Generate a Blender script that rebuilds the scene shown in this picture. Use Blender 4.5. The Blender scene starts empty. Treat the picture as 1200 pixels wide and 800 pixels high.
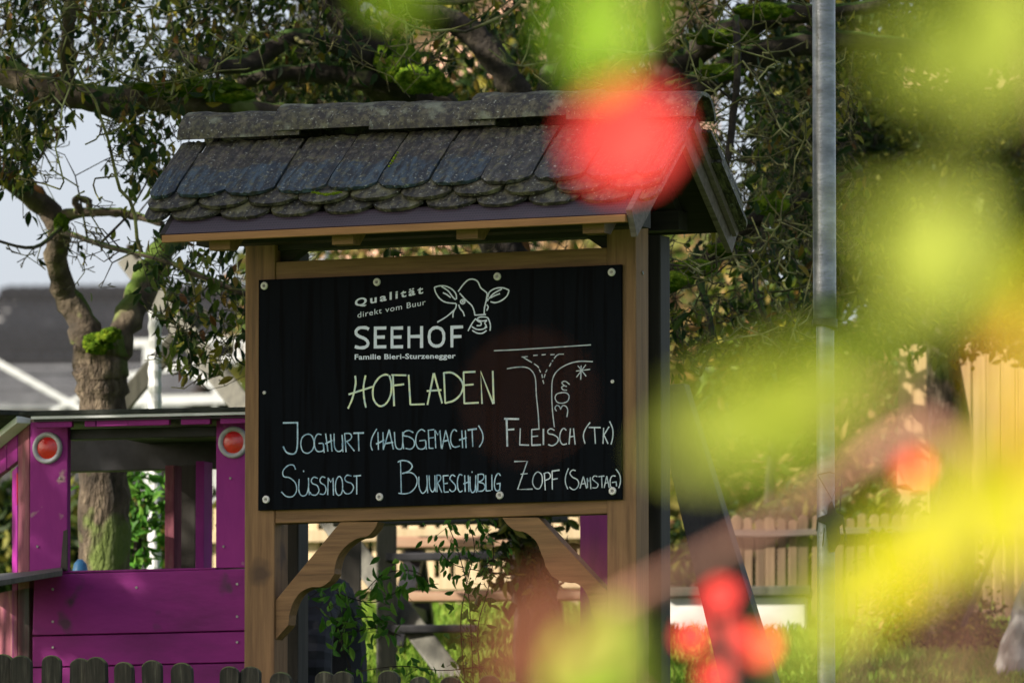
import bpy, bmesh, math, random
import numpy as np
from mathutils import Vector, Matrix

random.seed(7); np.random.seed(7)
R = math.radians
scene = bpy.context.scene
col = scene.collection

# ------------------------------------------------------------------ camera, sky, sun, exposure
CAM_PITCH = math.atan(0.0875)
FPX = 10000.0                                  # focal length in photo pixels (300 mm on 36 mm, 1200 px wide)
cd = bpy.data.cameras.new('camera'); cam = bpy.data.objects.new('camera', cd); col.objects.link(cam)
cd.lens = 300; cd.sensor_width = 36; cd.clip_start = 0.1; cd.clip_end = 3000
cam.location = (0, 0, 0); cam.rotation_euler = (math.pi/2 + CAM_PITCH, 0, 0)
cd.dof.use_dof = True; cd.dof.focus_distance = 26.45; cd.dof.aperture_fstop = 5.6
scene.camera = cam

SUN_DIR = Vector((-0.80, -0.34, 0.50)).normalized()      # towards the sun: low, over the left shoulder
sun_el = math.asin(SUN_DIR.z); sun_az = math.atan2(SUN_DIR.x, SUN_DIR.y)
world = bpy.data.worlds.new('World'); scene.world = world; world.use_nodes = True
nt = world.node_tree; nt.nodes.clear()
wo = nt.nodes.new('ShaderNodeOutputWorld'); bg = nt.nodes.new('ShaderNodeBackground')
sky = nt.nodes.new('ShaderNodeTexSky'); sky.sky_type = 'NISHITA'; sky.sun_disc = False
sky.sun_elevation = sun_el; sky.sun_rotation = sun_az
sky.air_density = 1.0; sky.dust_density = 4.0; sky.ozone_density = 1.0
thin = nt.nodes.new('ShaderNodeMix'); thin.data_type = 'RGBA'; thin.inputs['Factor'].default_value = .65   # thin high cloud whitens the sky
thin.inputs[7].default_value = (1.80, 1.80, 2.04, 1); nt.links.new(sky.outputs[0], thin.inputs[6])
nt.links.new(thin.outputs[2], bg.inputs[0]); bg.inputs[1].default_value = 0.11
nt.links.new(bg.outputs[0], wo.inputs[0])
sd = bpy.data.lights.new('sun', 'SUN'); so = bpy.data.objects.new('sun', sd); col.objects.link(so)
sd.energy = 4.2; sd.angle = R(0.5); sd.color = (1.0, 0.90, 0.76)
so.rotation_euler = SUN_DIR.to_track_quat('Z', 'Y').to_euler(); so.location = (-20, -5, 30)
scene.view_settings.view_transform = 'Standard'; scene.view_settings.look = 'None'
scene.view_settings.exposure = 1.7; scene.view_settings.gamma = 1.0
scene.view_settings.use_curve_mapping = False
scene.cycles.max_bounces = 6; scene.cycles.transparent_max_bounces = 6

# ------------------------------------------------------------------ measuring helpers (photo pixel + distance -> point in the place)
_cp, _sp = math.cos(CAM_PITCH), math.sin(CAM_PITCH)
def ray(px, py):
    a = (px-600)/FPX; b = (400-py)/FPX
    return Vector((a, _cp-b*_sp, _sp+b*_cp))
def P(px, py, Y):
    d = ray(px, py); return d*(Y/d.y)
def ground_z(Y):
    pts = [(-200,-1.6),(10,-1.5),(18,-.9),(26.4,.80),(31,1.42),(34,1.86),(40,2.3),(60,3.1),(120,3.4),(3000,3.4)]
    for (a, za), (b, zb) in zip(pts, pts[1:]):
        if Y <= b: return za+(zb-za)*(Y-a)/(b-a)
    return 3.4

class Frame:
    """local frame of a thing: x along its front, y backwards, z up from its base on the ground"""
    def __init__(s, px, py, Y, yaw, base=None):
        c = P(px, py, Y); s.yaw = R(yaw)
        s.u = Vector((math.cos(s.yaw), -math.sin(s.yaw), 0)); s.n = Vector((math.sin(s.yaw), math.cos(s.yaw), 0))
        s.loc = Vector((c.x, c.y, ground_z(Y) if base is None else base))
    def pn(s, px, py, n=0.0):
        d = ray(px, py); t = (s.loc.dot(s.n)+n)/d.dot(s.n); w = d*t-s.loc
        return Vector((w.dot(s.u), n, w.z))
    def local(s, w):
        w = w-s.loc; return Vector((w.dot(s.u), w.dot(s.n), w.z))

# ------------------------------------------------------------------ mesh helpers
class MB:
    def __init__(s): s.v = []; s.f = []
    def add(s, vs, fs):
        k = len(s.v); s.v += [tuple(v) for v in vs]; s.f += [tuple(i+k for i in f) for f in fs]; return s
    def box(s, x0, x1, y0, y1, z0, z1):
        v = [(x0,y0,z0),(x1,y0,z0),(x1,y1,z0),(x0,y1,z0),(x0,y0,z1),(x1,y0,z1),(x1,y1,z1),(x0,y1,z1)]
        return s.add(v, [(0,3,2,1),(4,5,6,7),(0,1,5,4),(1,2,6,5),(2,3,7,6),(3,0,4,7)])
    def prism(s, pts, off):
        """polygon pts (3D) pushed along vector off"""
        n = len(pts); off = Vector(off); a = [Vector(p) for p in pts]; b = [p+off for p in a]
        nrm = Vector((0,0,0))
        for i in range(n): nrm += a[i].cross(a[(i+1) % n])
        fs = [tuple(range(n)), tuple(range(2*n-1, n-1, -1))]+[(i, i+n, (i+1) % n+n, (i+1) % n) for i in range(n)]
        if nrm.dot(off) > 0: fs = [tuple(reversed(f)) for f in fs]
        return s.add(a+b, fs)
    def beam(s, a, b, w, h, up=(0,0,1)):
        a = Vector(a); b = Vector(b); d = (b-a).normalized(); up = Vector(up)
        x = d.cross(up); x = x.normalized() if x.length > 1e-4 else Vector((1,0,0)); y = x.cross(d)
        q = [x*w/2*i+y*h/2*j for i, j in ((-1,-1),(1,-1),(1,1),(-1,1))]
        return s.add([a+t for t in q]+[b+t for t in q], [(0,1,2,3),(7,6,5,4),(0,4,5,1),(1,5,6,2),(2,6,7,3),(3,7,4,0)])
    def tube(s, pts, rad, sides=6, caps=True):
        pts = [Vector(p) for p in pts]; n = len(pts)
        if not hasattr(rad, '__len__'): rad = [rad]*n
        vs = []; fs = []; prev = None
        for i in range(n):
            d = (pts[min(i+1, n-1)]-pts[max(i-1, 0)])
            d = d.normalized() if d.length > 1e-9 else Vector((0,0,1))
            if prev is None:
                x = d.cross(Vector((0.31, 0.17, 0.93))); x = x.normalized() if x.length > 1e-3 else Vector((1,0,0))
            else:
                x = prev-d*prev.dot(d); x = x.normalized() if x.length > 1e-6 else prev
            prev = x; y = d.cross(x)
            for k in range(sides):
                t = 2*math.pi*k/sides; vs.append(pts[i]+(x*math.cos(t)+y*math.sin(t))*rad[i])
        for i in range(n-1):
            for k in range(sides):
                k2 = (k+1) % sides; fs.append((i*sides+k, i*sides+k2, (i+1)*sides+k2, (i+1)*sides+k))
        if caps: fs.append(tuple(range(sides-1, -1, -1))); fs.append(tuple((n-1)*sides+k for k in range(sides)))
        return s.add(vs, fs)
    def build(s, name, m, parent=None, smooth=False, bevel=0, label=None, kind=None, loc=None):
        me = bpy.data.meshes.new(name); me.from_pydata(s.v, [], s.f)
        if bevel:
            bm = bmesh.new(); bm.from_mesh(me)
            bmesh.ops.bevel(bm, geom=[e for e in bm.edges if len(e.link_faces) == 2 and e.calc_face_angle(0) > .5],
                            offset=bevel, segments=2, profile=.6, affect='EDGES')
            bm.to_mesh(me); bm.free()
        if smooth: me.shade_smooth()
        me.materials.append(m); return link(name, me, parent, label, kind, loc)

def link(name, me, parent=None, label=None, kind=None, loc=None):
    o = bpy.data.objects.new(name, me); col.objects.link(o)
    if parent: o.parent = parent
    if label: o['label'] = label
    if kind: o['kind'] = kind
    if loc is not None: o.location = loc
    return o
def thing(name, label, cat, loc=(0,0,0), rz=0.0, group=None):
    o = bpy.data.objects.new(name, None); col.objects.link(o); o.location = loc; o.rotation_euler = (0,0,rz)
    o.empty_display_size = .1; o['label'] = label; o['category'] = cat
    if group: o['group'] = group
    return o
def tag(o, label, cat, group=None):
    o['label'] = label; o['category'] = cat
    if group: o['group'] = group
    return o
def copy_part(o, parent, loc=None, rot=None, scl=None):
    c = o.copy(); col.objects.link(c); c.parent = parent
    if loc is not None: c.location = loc
    if rot is not None: c.rotation_euler = rot
    if scl is not None: c.scale = scl
    return c
def spline(pts, closed=False, seg=6):
    """Catmull-Rom through points of any dimension"""
    p = [np.array(q, float) for q in pts]; n = len(p); out = []
    if n < 3: return p
    for i in range(n if closed else n-1):
        if closed: a, b, c, d = p[(i-1) % n], p[i], p[(i+1) % n], p[(i+2) % n]
        else: a, b, c, d = p[max(i-1,0)], p[i], p[i+1], p[min(i+2,n-1)]
        for k in range(seg):
            t = k/seg
            out.append(.5*((2*b)+(-a+c)*t+(2*a-5*b+4*c-d)*t*t+(-a+3*b-3*c+d)*t**3))
    out.append(p[0] if closed else p[-1]); return out

# ------------------------------------------------------------------ materials
def nodes(name):
    m = bpy.data.materials.new(name); m.use_nodes = True; t = m.node_tree
    return m, t, t.nodes['Principled BSDF'], t.nodes.new, t.links.new
def surf(name, stops, scale=8, stretch=(1,1,1), rough=.75, bump=.3, bscale=None, detail=6, spots=None, moss=None,
         metal=0, spec=.3, rand=.25, dist=.01):
    """stops: list of (pos, colour). spots=(colour, scale, threshold). moss=(colour, amount) grows on upward faces"""
    m, t, b, N, L = nodes(name)
    tc = N('ShaderNodeTexCoord'); mp = N('ShaderNodeMapping'); mp.inputs['Scale'].default_value = stretch
    oi = N('ShaderNodeObjectInfo'); ad = N('ShaderNodeVectorMath'); ad.operation = 'ADD'
    ml = N('ShaderNodeMath'); ml.operation = 'MULTIPLY'; ml.inputs[1].default_value = 37.0
    L(oi.outputs['Random'], ml.inputs[0]); L(tc.outputs['Object'], ad.inputs[0]); L(ml.outputs[0], ad.inputs[1])
    L(ad.outputs[0], mp.inputs['Vector'])
    n1 = N('ShaderNodeTexNoise'); n1.inputs['Scale'].default_value = scale; n1.inputs['Detail'].default_value = detail
    n1.inputs['Roughness'].default_value = .65
    L(mp.outputs[0], n1.inputs['Vector'])
    r = N('ShaderNodeValToRGB'); cr = r.color_ramp
    while len(cr.elements) < len(stops): cr.elements.new(.5)
    for e, (p_, c_) in zip(cr.elements, stops): e.position = p_; e.color = (*c_, 1)
    L(n1.outputs['Fac'], r.inputs[0]); out = r.outputs[0]
    # object to object variation
    hs = N('ShaderNodeHueSaturation'); mr = N('ShaderNodeMapRange')
    mr.inputs['To Min'].default_value = 1-rand; mr.inputs['To Max'].default_value = 1+rand
    L(oi.outputs['Random'], mr.inputs['Value']); L(mr.outputs[0], hs.inputs['Value']); L(out, hs.inputs['Color']); out = hs.outputs[0]
    if spots:
        v = N('ShaderNodeTexNoise'); v.inputs['Scale'].default_value = spots[1]; v.inputs['Detail'].default_value = 3
        L(ad.outputs[0], v.inputs['Vector'])
        mr2 = N('ShaderNodeMapRange'); mr2.inputs['From Min'].default_value = spots[2]; mr2.inputs['From Max'].default_value = spots[2]+.07
        L(v.outputs['Fac'], mr2.inputs['Value'])
        mx = N('ShaderNodeMix'); mx.data_type = 'RGBA'; L(mr2.outputs[0], mx.inputs['Factor']); L(out, mx.inputs[6])
        mx.inputs[7].default_value = (*spots[0], 1); out = mx.outputs[2]
    if moss:
        g = N('ShaderNodeNewGeometry'); sx = N('ShaderNodeSeparateXYZ'); L(g.outputs['Normal'], sx.inputs[0])
        n3 = N('ShaderNodeTexNoise'); n3.inputs['Scale'].default_value = moss[2]; n3.inputs['Detail'].default_value = 4
        L(ad.outputs[0], n3.inputs['Vector'])
        a2 = N('ShaderNodeMath'); a2.operation = 'MULTIPLY_ADD'; a2.inputs[1].default_value = .5; L(sx.outputs[2], a2.inputs[0]); L(n3.outputs['Fac'], a2.inputs[2])
        mr3 = N('ShaderNodeMapRange'); mr3.inputs['From Min'].default_value = 1.0-moss[1]; mr3.inputs['From Max'].default_value = 1.1-moss[1]
        L(a2.outputs[0], mr3.inputs['Value'])
        mx = N('ShaderNodeMix'); mx.data_type = 'RGBA'; L(mr3.outputs[0], mx.inputs['Factor']); L(out, mx.inputs[6])
        mx.inputs[7].default_value = (*moss[0], 1); out = mx.outputs[2]
    L(out, b.inputs['Base Color'])
    b.inputs['Roughness'].default_value = rough; b.inputs['Metallic'].default_value = metal
    b.inputs['Specular IOR Level'].default_value = spec
    if bump:
        n2 = N('ShaderNodeTexNoise'); n2.inputs['Scale'].default_value = bscale or scale*3; n2.inputs['Detail'].default_value = 5
        L(mp.outputs[0], n2.inputs['Vector'])
        bp = N('ShaderNodeBump'); bp.inputs['Strength'].default_value = bump; bp.inputs['Distance'].default_value = dist
        L(n2.outputs['Fac'], bp.inputs['Height']); L(bp.outputs[0], b.inputs['Normal'])
    return m
def leafmat(name, stops, trans=.38, rough=.55, spec=.15):
    m, t, b, N, L = nodes(name)
    g = N('ShaderNodeNewGeometry'); oi = N('ShaderNodeObjectInfo'); a = N('ShaderNodeMath'); a.operation = 'ADD'
    L(g.outputs['Random Per Island'], a.inputs[0]); L(oi.outputs['Random'], a.inputs[1])
    fr = N('ShaderNodeMath'); fr.operation = 'FRACT'; L(a.outputs[0], fr.inputs[0])
    r = N('ShaderNodeValToRGB'); cr = r.color_ramp
    while len(cr.elements) < len(stops): cr.elements.new(.5)
    for e, (p_, c_) in zip(cr.elements, stops): e.position = p_; e.color = (*c_, 1)
    L(fr.outputs[0], r.inputs[0])
    tc = N('ShaderNodeTexCoord'); n = N('ShaderNodeTexNoise'); n.inputs['Scale'].default_value = 60; L(tc.outputs['Object'], n.inputs['Vector'])
    hs = N('ShaderNodeHueSaturation'); mr = N('ShaderNodeMapRange'); mr.inputs['To Min'].default_value = .7; mr.inputs['To Max'].default_value = 1.3
    L(n.outputs['Fac'], mr.inputs['Value']); L(mr.outputs[0], hs.inputs['Value']); L(r.outputs[0], hs.inputs['Color'])
    L(hs.outputs[0], b.inputs['Base Color']); b.inputs['Roughness'].default_value = rough
    b.inputs['Specular IOR Level'].default_value = spec
    tr = N('ShaderNodeBsdfTranslucent'); L(hs.outputs[0], tr.inputs['Color'])
    ms = N('ShaderNodeMixShader'); ms.inputs[0].default_value = trans
    L(b.outputs[0], ms.inputs[1]); L(tr.outputs[0], ms.inputs[2])
    L(ms.outputs[0], t.nodes['Material Output'].inputs[0])
    return m
def wood(name, dark, light, axis='x', rough=.6, knots=True, bump=.25, spec=.3, rand=.12, stain=None):
    st = {'x': (1.2,22,22), 'z': (16,16,.9), 'y': (22,1.2,22)}[axis]
    mid = tuple((a+b)/2 for a, b in zip(dark, light))
    return surf(name, [(.25,dark),(.5,mid),(.78,light)], 3, st, rough, bump, 6, 8, spots=stain, spec=spec, rand=rand, dist=.003)

M = {}
M['stain_z'] = wood('stained_pine_upright', (.085,.043,.017), (.27,.150,.064), 'z', stain=((.07,.038,.020), 4, .66))
M['stain_x'] = wood('stained_pine_rail', (.088,.045,.017), (.27,.150,.062), 'x', stain=((.07,.038,.020), 4, .66))
M['fascia'] = wood('varnished_eave_slat', (.17,.08,.028), (.32,.16,.06), 'x')
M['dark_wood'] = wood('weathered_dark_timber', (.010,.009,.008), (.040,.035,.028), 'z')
M['dark_wood_x'] = wood('weathered_and_shade_dark_timber', (.007,.006,.005), (.028,.024,.019), 'x')  # old timber, darkened further to hold the shade under the eave
M['barge'] = wood('grey_gable_board', (.055,.042,.038), (.17,.14,.125), 'x')
M['grey_beam'] = wood('mossy_grey_beam', (.030,.030,.024), (.095,.093,.073), 'z')
M['picket_dark'] = surf('old_picket_wood', [(.3,(.012,.011,.010)),(.55,(.035,.032,.026)),(.75,(.11,.10,.08))], 3, (26,26,2), .85, .6, 8,
                        moss=((.09,.11,.04), .28, 40), rand=.3, dist=.004)
M['picket_pale'] = wood('pale_picket_wood', (.34,.25,.14), (.56,.46,.31), 'z', rand=.15)
M['picket_brown'] = wood('brown_picket_wood', (.07,.045,.027), (.20,.135,.08), 'z', rand=.3)
M['plank_yellow'] = wood('light_plank_wood', (.22,.14,.06), (.38,.27,.14), 'z', rand=.15)
M['bench'] = wood('bench_board', (.22,.11,.06), (.38,.27,.19), 'x')
M['black'] = surf('black_steel_and_hut_shade', [(.4,(.008,.008,.01)),(.6,(.02,.02,.024))], 10, rough=.5, bump=.05)  # black steel; also paints the deep shade inside the play hut
M['white'] = surf('white_paint', [(.3,(.48,.50,.53)),(.7,(.66,.67,.68))], 6, rough=.5, bump=.05, rand=.05)
M['wall_white'] = surf('white_render', [(.3,(.55,.54,.52)),(.7,(.72,.71,.69))], 3, rough=.9, bump=.2, rand=.02)
M['purple'] = surf('purple_paint', [(.25,(.115,.004,.090)),(.5,(.20,.006,.155)),(.8,(.25,.012,.19))], 2.6, (1,1,3), .62, .3, 20,
                   spots=((.07,.02,.06), 7, .66), rand=.1, dist=.004)
M['purple_z'] = surf('purple_paint_upright', [(.25,(.13,.005,.105)),(.5,(.22,.007,.175)),(.8,(.27,.014,.20))], 2.6, (3,3,1), .62, .3, 20,
                   spots=((.30,.18,.2), 14, .70), rand=.1, dist=.004)
M['pinkwood'] = surf('worn_red_purple_paint', [(.3,(.08,.012,.04)),(.55,(.17,.05,.07)),(.75,(.22,.13,.12))], 4, (6,6,1), .8, .4, 20, rand=.1)
M['roofing'] = surf('dark_roofing_felt', [(.3,(.012,.016,.014)),(.7,(.05,.055,.045))], 20, rough=.9, bump=.5)
M['lamp_red'] = surf('red_reflector', [(.3,(.42,.004,.006)),(.7,(.58,.008,.008))], 40, rough=.25, bump=.1, spec=.6, rand=.03)
M['lamp_rim'] = surf('lamp_rim', [(.3,(.30,.30,.34)),(.7,(.48,.48,.52))], 20, rough=.45, bump=.05, rand=.03)
M['rubber'] = surf('tyre_rubber', [(.3,(.012,.014,.02)),(.7,(.028,.032,.042))], 12, rough=.75, bump=.2)
M['zinc'] = surf('galvanised_steel', [(.25,(.10,.11,.125)),(.5,(.19,.205,.23)),(.75,(.34,.36,.39))], 9, (1,1,2.5), .33, .15, 60, metal=.6, spec=.5, rand=.05,
                 spots=((.09,.09,.09), 22, .66))
M['washer'] = surf('nylon_washer', [(.3,(.50,.49,.47)),(.7,(.66,.65,.62))], 60, rough=.5, bump=.1, rand=.08)
M['screw'] = surf('screw_head', [(.3,(.20,.20,.20)),(.7,(.34,.33,.32))], 90, rough=.4, bump=.1, metal=.6)
M['paint_white'] = surf('white_lettering', [(.3,(.60,.66,.78)),(.7,(.66,.72,.86))], 60, rough=.6, bump=0, rand=.02)
def chalk(name, a, b):
    return surf(name, [(.33,a),(.62,b)], 55, rough=.8, bump=0, rand=.05, detail=4)
M['chalk_blue'] = chalk('pale_blue_chalk_pen', (.16,.29,.42), (.46,.62,.74))
M['chalk_cream'] = chalk('cream_chalk_pen', (.40,.54,.58), (.68,.74,.46))
M['chalk_white'] = chalk('white_chalk_pen', (.28,.38,.46), (.56,.63,.68))
M['tile'] = None
# board: satin black sheet with faint run marks
m, t, b, N, L = nodes('black_board_sheet')
tc = N('ShaderNodeTexCoord'); mp = N('ShaderNodeMapping'); mp.inputs['Scale'].default_value = (38,1,1.6)
L(tc.outputs['Object'], mp.inputs['Vector'])
n1 = N('ShaderNodeTexNoise'); n1.inputs['Scale'].default_value = 1.0; n1.inputs['Detail'].default_value = 3; n1.inputs['Distortion'].default_value = .6
L(mp.outputs[0], n1.inputs['Vector'])
r = N('ShaderNodeValToRGB'); r.color_ramp.elements[0].position = .38; r.color_ramp.elements[0].color = (.0010,.0018,.0030,1)
r.color_ramp.elements[1].position = .50; r.color_ramp.elements[1].color = (.0026,.0044,.0070,1)
L(n1.outputs['Fac'], r.inputs[0])
n2 = N('ShaderNodeTexNoise'); n2.inputs['Scale'].default_value = 5; n2.inputs['Detail'].default_value = 6; L(tc.outputs['Object'], n2.inputs['Vector'])
mr = N('ShaderNodeMapRange'); mr.inputs['From Min'].default_value = .55; mr.inputs['From Max'].default_value = .8; mr.inputs['To Max'].default_value = .35
L(n2.outputs['Fac'], mr.inputs['Value'])
mx = N('ShaderNodeMix'); mx.data_type = 'RGBA'; L(mr.outputs[0], mx.inputs['Factor']); L(r.outputs[0], mx.inputs[6]); mx.inputs[7].default_value = (.006,.007,.009,1)
L(mx.outputs[2], b.inputs['Base Color']); b.inputs['Roughness'].default_value = .38; b.inputs['Specular IOR Level'].default_value = .02
M['board'] = m
# clay roof tile: brown-grey, lichen blotches, slate-blue worn lower end
def tilemat(name, blue=1.0, base=((.016,.014,.011),(.068,.058,.042)), grooves=True):
    m, t, b, N, L = nodes(name)
    tc = N('ShaderNodeTexCoord'); oi = N('ShaderNodeObjectInfo')
    ml = N('ShaderNodeMath'); ml.operation = 'MULTIPLY'; ml.inputs[1].default_value = 53
    L(oi.outputs['Random'], ml.inputs[0]); ad = N('ShaderNodeVectorMath'); ad.operation = 'ADD'
    L(tc.outputs['Object'], ad.inputs[0]); L(ml.outputs[0], ad.inputs[1])
    def noise(s, d=5, st=None):
        n = N('ShaderNodeTexNoise'); n.inputs['Scale'].default_value = s; n.inputs['Detail'].default_value = d
        if st:
            q = N('ShaderNodeMapping'); q.inputs['Scale'].default_value = st; L(ad.outputs[0], q.inputs[0]); L(q.outputs[0], n.inputs['Vector'])
        else: L(ad.outputs[0], n.inputs['Vector'])
        return n.outputs['Fac']
    def step(x, lo, hi, a=0., c=1.):
        q = N('ShaderNodeMapRange'); q.inputs['From Min'].default_value = lo; q.inputs['From Max'].default_value = hi
        q.inputs['To Min'].default_value = a; q.inputs['To Max'].default_value = c; L(x, q.inputs['Value']); return q.outputs[0]
    def mix(f, a, c):
        q = N('ShaderNodeMix'); q.data_type = 'RGBA'; L(f, q.inputs['Factor'])
        for s_, v in ((6, a), (7, c)):
            if isinstance(v, tuple): q.inputs[s_].default_value = (*v, 1)
            else: L(v, q.inputs[s_])
        return q.outputs[2]
    c = mix(step(noise(40,10), .40, .62), base[0], base[1])
    if blue:
        sx = N('ShaderNodeSeparateXYZ'); L(tc.outputs['Object'], sx.inputs[0])     # y = up the slope from the tile's lower edge
        e = N('ShaderNodeMath'); e.operation = 'MULTIPLY_ADD'; e.inputs[1].default_value = .22; L(noise(14,4), e.inputs[0]); L(sx.outputs[1], e.inputs[2])
        f = step(e.outputs[0], .255, .285, blue, 0)
        st = mix(step(noise(7,4,(5,.6,5)), .4, .62), (.010,.020,.032), (.040,.068,.092))
        c = mix(f, c, st)
    s2 = N('ShaderNodeSeparateXYZ'); L(tc.outputs['Object'], s2.inputs[0])
    ms = N('ShaderNodeMath'); ms.operation = 'MULTIPLY_ADD'; ms.inputs[1].default_value = .30; L(noise(18,5), ms.inputs[0]); L(s2.outputs[1 if blue or 'lichen' in name else 2], ms.inputs[2])
    c = mix(step(ms.outputs[0], .42, .50, 0, .65) if blue else step(noise(9,6), .55, .66, 0, .45), c, (.075,.075,.028))
    c = mix(step(noise(48,9), .53, .70, 0, .8), c, (.105,.10,.045))
    c = mix(step(noise(70,9,(1,.25,1)), .40, .52, .75, 0), c, (.006,.006,.006))
    c = mix(step(noise(110,4), .62, .72, 0, .75), c, (.34,.36,.30))
    if not blue: c = mix(step(noise(13,9), .57, .66, 0, .65), c, (.20,.22,.15) if 'ridge' in name else (.14,.14,.07))
    L(c, b.inputs['Base Color']); b.inputs['Roughness'].default_value = .5; b.inputs['Specular IOR Level'].default_value = .4
    bp = N('ShaderNodeBump'); bp.inputs['Strength'].default_value = .8; bp.inputs['Distance'].default_value = .006
    L(noise(60,8), bp.inputs['Height']); L(bp.outputs[0], b.inputs['Normal'])
    return m
M['tile'] = tilemat('plain_tile_worn_blue')
M['tile_brown'] = tilemat('plain_tile_brown', 0.25)
M['tile_low'] = tilemat('plain_tile_lichen', 0, ((.012,.012,.009),(.080,.074,.048)))
M['ridge'] = tilemat('ridge_tile_lichen', 0, ((.014,.013,.009),(.085,.078,.045)))
# eave mesh with small holes
m, t, b, N, L = nodes('perforated_eave_sheet')
tc = N('ShaderNodeTexCoord'); v = N('ShaderNodeTexVoronoi'); v.inputs['Scale'].default_value = 105; v.inputs['Randomness'].default_value = .12
L(tc.outputs['Object'], v.inputs['Vector'])
r = N('ShaderNodeValToRGB'); r.color_ramp.elements[0].position = .32; r.color_ramp.elements[0].color = (.006,.005,.007,1)
r.color_ramp.elements[1].position = .46; r.color_ramp.elements[1].color = (.034,.021,.030,1)
L(v.outputs['Distance'], r.inputs[0]); L(r.outputs[0], b.inputs['Base Color']); b.inputs['Roughness'].default_value = .45
M['mesh'] = m
bark_stops = [(.3,(.006,.005,.004)),(.5,(.018,.014,.010)),(.75,(.055,.046,.030))]
M['bark'] = surf('fruit_tree_bark', bark_stops, 14, rough=.9, bump=.8, bscale=30, spots=((.10,.10,.04), 9, .64), moss=((.022,.050,.005), .22, 7), dist=.02, rand=.05)
M['bark_trunk'] = surf('rough_trunk_bark', [(.3,(.018,.013,.009)),(.5,(.065,.048,.033)),(.72,(.21,.165,.115))], 11, (1.8,1.8,.6), .9, 1.0, 34, spots=((.08,.11,.025), 4, .56), dist=.04)
M['bark_mid'] = surf('grey_brown_limb_bark', [(.3,(.018,.014,.010)),(.5,(.05,.038,.026)),(.72,(.13,.105,.07))], 9, rough=.9, bump=.8, bscale=30, spots=((.09,.11,.03), 5, .60), moss=((.05,.085,.008), .26, 7), dist=.02, rand=.05)
M['twig_lichen_sunlit'] = surf('sunlit_lichened_twig', [(.36,(.03,.025,.015)),(.5,(.13,.13,.045)),(.75,(.40,.42,.18))], 9, rough=.9, bump=0, rand=.1)  # lichen colour, lightened for sun that the upper crown blocks
M['twig'] = surf('lichened_twig', [(.3,(.012,.009,.006)),(.47,(.035,.028,.018)),(.58,(.13,.125,.045)),(.78,(.30,.30,.13))], 9, rough=.9, bump=0, rand=.1)
M['twig_dark'] = surf('dark_twig', [(.35,(.008,.006,.005)),(.62,(.03,.023,.016)),(.8,(.12,.12,.045))], 9, rough=.9, bump=0, rand=.1)
M['moss_bright'] = surf('fresh_moss', [(.3,(.08,.13,.01)),(.6,(.22,.30,.02))], 60, rough=1, bump=.8, bscale=300, spec=.05)
M['moss'] = surf('thick_moss', [(.3,(.018,.040,.003)),(.5,(.06,.11,.008)),(.75,(.20,.24,.018))], 30, rough=1, bump=1, bscale=90, dist=.02, spec=.05)
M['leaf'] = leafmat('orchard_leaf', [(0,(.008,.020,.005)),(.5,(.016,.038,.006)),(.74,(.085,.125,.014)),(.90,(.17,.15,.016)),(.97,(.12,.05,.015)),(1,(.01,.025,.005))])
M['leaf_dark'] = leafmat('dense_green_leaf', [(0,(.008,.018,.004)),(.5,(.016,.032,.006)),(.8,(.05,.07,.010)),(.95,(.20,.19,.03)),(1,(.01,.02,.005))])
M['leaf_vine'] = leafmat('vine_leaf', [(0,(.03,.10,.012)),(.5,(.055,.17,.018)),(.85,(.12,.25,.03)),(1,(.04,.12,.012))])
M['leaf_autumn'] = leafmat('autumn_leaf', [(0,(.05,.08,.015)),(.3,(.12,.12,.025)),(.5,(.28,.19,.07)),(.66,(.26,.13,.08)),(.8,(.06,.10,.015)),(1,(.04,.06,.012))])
M['near_green'] = leafmat('near_leaf_green', [(0,(.40,.46,.05)),(.6,(.50,.54,.10)),(1,(.36,.45,.04))], trans=.55)
M['near_bright'] = leafmat('near_leaf_fresh_green', [(0,(.26,.48,.02)),(1,(.34,.52,.03))], trans=.55)
M['near_yellow'] = leafmat('near_leaf_yellow', [(0,(.72,.66,.015)),(.6,(.64,.64,.03)),(1,(.76,.64,.02))], trans=.55)
M['near_orange'] = leafmat('near_leaf_orange', [(0,(.85,.42,.02)),(1,(.80,.38,.02))], trans=.5)
M['near_brown'] = leafmat('near_leaf_brown', [(0,(.30,.10,.05)),(1,(.34,.13,.07))], trans=.45)
M['hip'] = surf('red_petal', [(.3,(.46,.035,.030)),(.7,(.52,.045,.040))], 20, rough=.8, bump=0, spec=.05, rand=.05)
M['stem'] = surf('pinkish_stem', [(.3,(.26,.11,.07)),(.7,(.42,.22,.15))], 20, rough=.6, bump=.1)
M['grass_soil'] = surf('turf', [(.3,(.030,.055,.012)),(.5,(.06,.11,.02)),(.75,(.12,.17,.035))], 1.5, rough=1, bump=.6, bscale=12, spec=.05)
M['grass'] = leafmat('grass_blade', [(0,(.10,.20,.02)),(.5,(.16,.28,.03)),(.9,(.28,.34,.06)),(1,(.1,.2,.02))], trans=.35)
M['salmon'] = surf('salmon_render', [(.3,(.52,.30,.22)),(.7,(.66,.42,.32))], 2, rough=.9, bump=.1)
M['far_tile'] = surf('far_roof_tile', [(.3,(.004,.005,.007)),(.6,(.009,.010,.013)),(.8,(.022,.023,.026))], 3, (3,1,1), .75, .3, rand=.7)
M['far_slat'] = surf('far_roof_rows', [(.3,(.10,.105,.12)),(.7,(.22,.23,.25))], 2, (4,1,1), .7, .2, rand=.3)
M['far_wall'] = surf('dark_barn_boards', [(.3,(.02,.02,.022)),(.7,(.07,.07,.075))], 2, (4,4,1), .9, .3)
M['glass'] = surf('window_glass', [(.4,(.02,.025,.03)),(.6,(.04,.045,.05))], 2, rough=.1, bump=0, spec=.8)
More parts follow.
